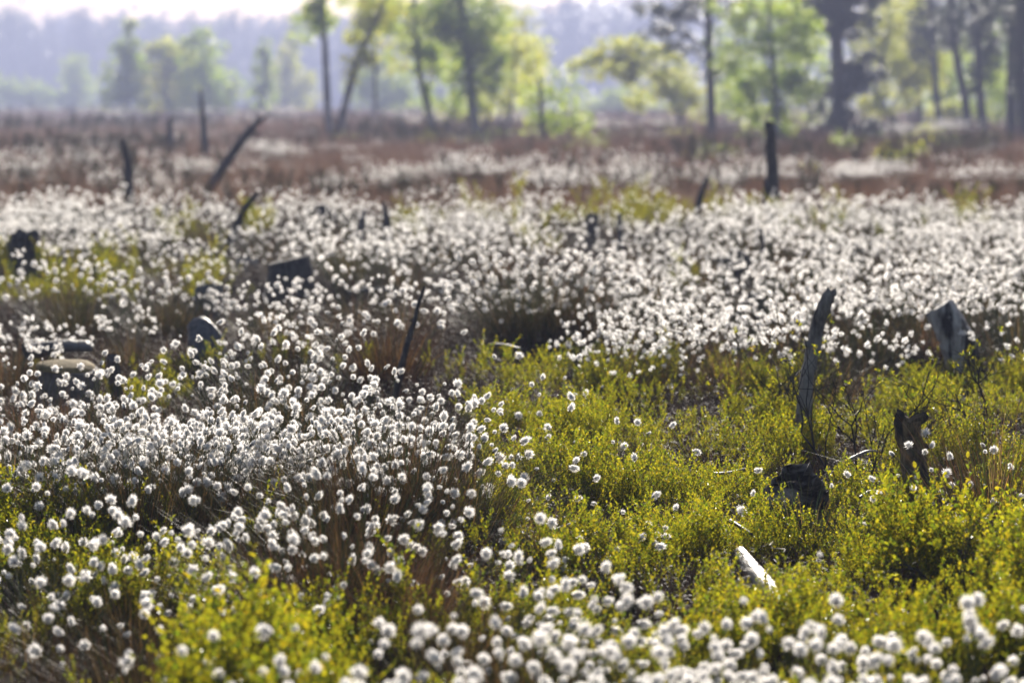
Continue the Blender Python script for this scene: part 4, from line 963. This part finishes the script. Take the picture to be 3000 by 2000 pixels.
for i, (Y, tr, bl, cols, lab) in enumerate((
    (120, [(860, 318), (862, 200), (858, 60), (856, -40)], [(880, 20, 60, 40), (930, 70, 50, 40), (905, 130, 30, 30)], YEL_C, 'slender birch between the leaning pair and the thin birch'),
    (125, [(1222, 318), (1226, 220), (1210, 110), (1200, 30)], [(1215, 180, 50, 44), (1180, 70, 40, 50), (1240, 130, 30, 40)], YEL_C, 'loose yellowish birch behind the short bright birch'),
    (118, [(1860, 318), (1856, 220), (1850, 100), (1846, -40)], [(1850, 130, 50, 80), (1845, 30, 60, 50), (1860, 240, 50, 50)], BIRCH_C, 'green birch right behind the broad green birch and the darkest pine'),
    (122, [(1690, 318), (1694, 220), (1690, 90), (1688, -40)], [(1690, 110, 46, 66), (1670, 215, 40, 44), (1700, 40, 50, 40)], BIRCH_C, 'thin green birch just right of the tiered pine'),
    (126, [(2250, 312), (2246, 220), (2252, 120), (2262, 0)], [(2245, 130, 50, 60), (2300, 120, 44, 70), (2255, 230, 40, 44), (2310, 230, 40, 50)], BIRCH_C, 'leafy birch behind the fourth right-hand pine'))):
    tree('birch_tree', lab, Y, tr, 9, 5, bl, cols, M_BTRUNK, M_TREE, G_T, 140 + i, lsize=.18, dens=.6)
G_F = 'pale trees in the haze at the far side'
for i, (Y, bx, by, h0, blobs, cols, lab) in enumerate((
    (165, 296, 268, 50, [(296, 90, 18, 34), (294, 130, 26, 34), (294, 175, 36, 40), (290, 225, 42, 36)], DKG_C, 'hazy pointed green tree, left peak of the far clump'),
    (172, 382, 268, 110, [(372, 150, 40, 34), (392, 120, 34, 30), (370, 200, 50, 44), (420, 180, 40, 44), (380, 238, 56, 26)], YEL_C, 'hazy rounded yellow-green tree in the middle of the far clump'),
    (168, 472, 268, 85, [(455, 105, 28, 30), (472, 150, 44, 40), (480, 205, 54, 50), (465, 245, 56, 24)], BIRCH_C, 'hazy broad green tree, right peak of the far clump'),
    (180, 608, 266, 110, [(606, 120, 14, 26), (606, 165, 20, 36), (604, 220, 26, 36)], DKG_C, 'hazy narrow green tree alone right of the far clump'),
    (250, 662, 266, 130, [(655, 160, 26, 40), (680, 210, 36, 50), (650, 235, 30, 28), (668, 110, 18, 30)], YEL_C, 'hazy pale bush-like tree left of the slim upright birch'),
    (300, 172, 262, 150, [(172, 160, 24, 28), (170, 200, 32, 34), (172, 240, 38, 24)], BIRCH_C, 'very pale rounded tree in the haze left of the far clump'),
    (300, 75, 262, 200, [(60, 215, 40, 26), (100, 235, 40, 22), (15, 215, 26, 36)], BIRCH_C, 'low pale trees in the haze by the left edge'),
    (210, 850, 268, 180, [(848, 205, 46, 34), (885, 230, 50, 30), (870, 160, 30, 30), (920, 215, 34, 34)], BIRCH_C, 'hazy pale green bush right behind the leaning birch'),
    (200, 1010, 270, 200, [(1000, 250, 60, 20), (940, 255, 40, 16)], BIRCH_C, 'low hazy bush behind the thin birch'),
    (220, 1400, 272, 200, [(1390, 245, 50, 26), (1440, 232, 40, 34), (1500, 262, 50, 20)], BIRCH_C, 'hazy pale bush under the arching birch'),
    (200, 1680, 275, 200, [(1675, 240, 40, 40), (1650, 275, 40, 22), (1720, 260, 30, 28)], YEL_C, 'hazy pale bush behind the tiered pine'))):
    Y *= 1.35
    px = Y / FPX * K
    tree('pale_tree', lab, Y, [(bx, by + 8), (bx, (by + h0) / 2), (bx, h0)], 9, 4, blobs, cols, M_TRUNK, M_TREE, G_F, 50 + i, lsize=.42, dens=1.3)
for i, (Y, bx, by, h0, blobs, cols, lab) in enumerate((
    (72, 2172, 362, 325, [(2172, 332, 22, 14), (2190, 348, 18, 12)], PINE2_C, 'small dark bush below the second pine of the right-hand row'),
    (70, 2262, 368, 335, [(2262, 345, 14, 18), (2275, 358, 12, 10)], PINE2_C, 'small dark sapling below the fourth pine of the right-hand row'),
    (62, 1655, 372, 340, [(1655, 352, 30, 14), (1620, 362, 16, 10)], DKG_C, 'low dark bush below the tiered pine'),
    (52, 1838, 440, 395, [(1836, 420, 18, 18), (1850, 400, 8, 14)], YEL_C, 'small yellow-green sapling right of the tall charred post'),
    (58, 2070, 378, 345, [(2060, 358, 44, 10), (2100, 350, 28, 9), (2020, 366, 26, 8)], YEL_C, 'low spreading yellow-green bush in front of the slanting birch'),
    (64, 1945, 345, 310, [(1945, 328, 20, 14)], DKG_C, 'small green bush in front of the darkest pine'),
    (70, 1345, 362, 320, [(1340, 342, 40, 14), (1300, 350, 20, 10)], DKG_C, 'low brownish-green bush at the foot of the short bright birch'))):
    tree('low_bush', lab, Y, [(bx, by), (bx, (by + h0) / 2), (bx, h0)], 4, 2, blobs, cols, M_TRUNK, M_TREE, 'low bushes in front of the trees', 80 + i, lsize=.10, dens=1.2)

for i, (Y, bx, by, rx, ry, cols, lab) in enumerate((
    (88, 790, 322, 40, 14, DKG_C, 'low dark bush at the foot of the leaning pair of birches'),
    (92, 1010, 318, 46, 16, YEL_C, 'low bush hiding the foot of the thin birch'),
    (90, 1085, 325, 36, 20, DKG_C, 'low dark bush around the foot of the dense birch'),
    (95, 1165, 312, 40, 20, BIRCH_C, 'low green bush at the foot of the yellowish young birch'),
    (96, 1420, 318, 60, 14, PINE2_C, 'flat greyish bush left of the arching birch trunk'),
    (98, 1560, 318, 44, 18, YEL_C, 'low yellowish bush at the foot of the arching birch'),
    (84, 1720, 322, 44, 24, DKG_C, 'bush between the tiered pine and the broad green birch'),
    (82, 1800, 330, 40, 24, BIRCH_C, 'bush hiding the foot of the broad green birch'),
    (90, 2010, 318, 50, 20, PINE2_C, 'greyish bush right of the darkest pine skirt'),
    (94, 2120, 312, 44, 22, YEL_C, 'yellowish bush at the foot of the thinnest right-hand pine'),
    (84, 2290, 326, 40, 20, BIRCH_C, 'bush at the foot of the two thick right-hand pines'))):
    tree('low_bush', lab, Y, [(bx, by + 14), (bx, by), (bx + 4, by - ry)], 5, 2, [(bx, by, rx * .7, ry * .7), (bx + rx * .6, by + 4, rx * .4, ry * .5), (bx - rx * .6, by + 3, rx * .45, ry * .55)], cols, M_TRUNK, M_TREE, 'low bushes among the trunks', 120 + i, lsize=.13, dens=.8)

# ------------------------------------------------------------------ the far wood, one mass
def conifer(seed, h):
    r = random.Random(seed); b = MB(); c0 = [(4, (0.020, 0.030, 0.022)), (2, (0.035, 0.045, 0.03)), (1, (0.05, 0.05, 0.03))]
    b.tube([Vector((0, 0, -.3)), Vector((0, 0, h * .5)), Vector((0, 0, h * .97))], [.28, .18, .03], 6, (0.05, 0.04, 0.035), r=r)
    bottom = r.uniform(.02, .14)
    for k in range(420):
        t_ = r.random(); z = h * (bottom + (1 - bottom) * t_); sp = (1 - t_) ** .75 * h * .16 + .25
        a = r.uniform(0, 6.28); q = Vector((math.cos(a), math.sin(a), 0)) * sp * r.uniform(.1, 1); q.z = z
        d = Vector((math.cos(a), math.sin(a), r.uniform(-.5, .3))).normalized(); s_ = perp(d); l_ = r.uniform(.6, 1.5); w_ = l_ * .6
        b.face([q, q + d * l_ * .5 + s_ * w_ * .5, q + d * l_, q + d * l_ * .5 - s_ * w_ * .5], pick(c0, r))
    return b.mesh('conifer', [M_NEEDLE])
def broad(seed, h):
    r = random.Random(seed); b = MB()
    b.tube([Vector((0, 0, -.3)), Vector((.2, 0, h * .5)), Vector((0, 0, h * .9))], [.25, .17, .04], 6, (0.08, 0.07, 0.065), r=r)
    cl = [Vector((r.gauss(0, h * .11), r.gauss(0, h * .11), h * r.uniform(.12, .95))) for _ in range(14)]
    for k in range(300):
        q = r.choice(cl) + Vector((r.gauss(0, .7), r.gauss(0, .7), r.gauss(0, .7))); d = sph_dir(r); s_ = perp(d); l_ = r.uniform(.5, 1.2)
        b.face([q, q + d * l_ * .5 + s_ * l_ * .3, q + d * l_, q + d * l_ * .5 - s_ * l_ * .3], pick(BIRCH_C, r))
    return b.mesh('broadleaf', [M_NEEDLE])
FV = [conifer(i, 16) for i in range(5)] + [broad(9, 12), broad(10, 14)]
fp = []
for k in range(1300):
    y = r.uniform(620, 830); x = r.uniform(-1, 1) * (y * .2118 * 1.35 + 8)
    px, _ = proj((x, y, 10))
    base = pl(px, [(0, 17.4), (350, 17.0), (650, 17.0), (900, 18.0), (1150, 19.6), (1500, 21), (2352, 24)])
    v = r.randrange(5) if r.random() < .82 or y < 440 and False else 5 + r.randrange(2)
    if v > 4 and r.random() < .5: v = r.randrange(5)
    h = 1.54 * base * r.uniform(.80, 1.03) * (y / 690 if y > 690 else 1.0) * .97
    if r.random() < .05: h *= 1.07
    fp.append((x, y, ground(x, y), r.uniform(-.03, .03), r.uniform(-.03, .03), r.uniform(0, 6.28), h / (16 if v < 5 else 13.5), v))
scatter_object('far_forest', 'hazy blue-grey wood closing the view behind the bog', FV, fp, 'wood')

# ------------------------------------------------------------------ render settings
scene.render.engine = 'CYCLES'
cy = scene.cycles
cy.use_denoising = True; cy.denoiser = 'OPENIMAGEDENOISE'
cy.denoising_input_passes = 'RGB_ALBEDO_NORMAL'
cy.use_adaptive_sampling = False
cy.max_bounces = 8; cy.diffuse_bounces = 5; cy.glossy_bounces = 2; cy.transmission_bounces = 4; cy.volume_bounces = 0; cy.transparent_max_bounces = 8
cy.sample_clamp_indirect = 6.0
vs_ = scene.view_settings; scene.display_settings.display_device = 'sRGB'
vs_.view_transform = 'Standard'; vs_.look = 'None'; vs_.exposure = 1.12; vs_.gamma = 1.0; vs_.use_curve_mapping = False
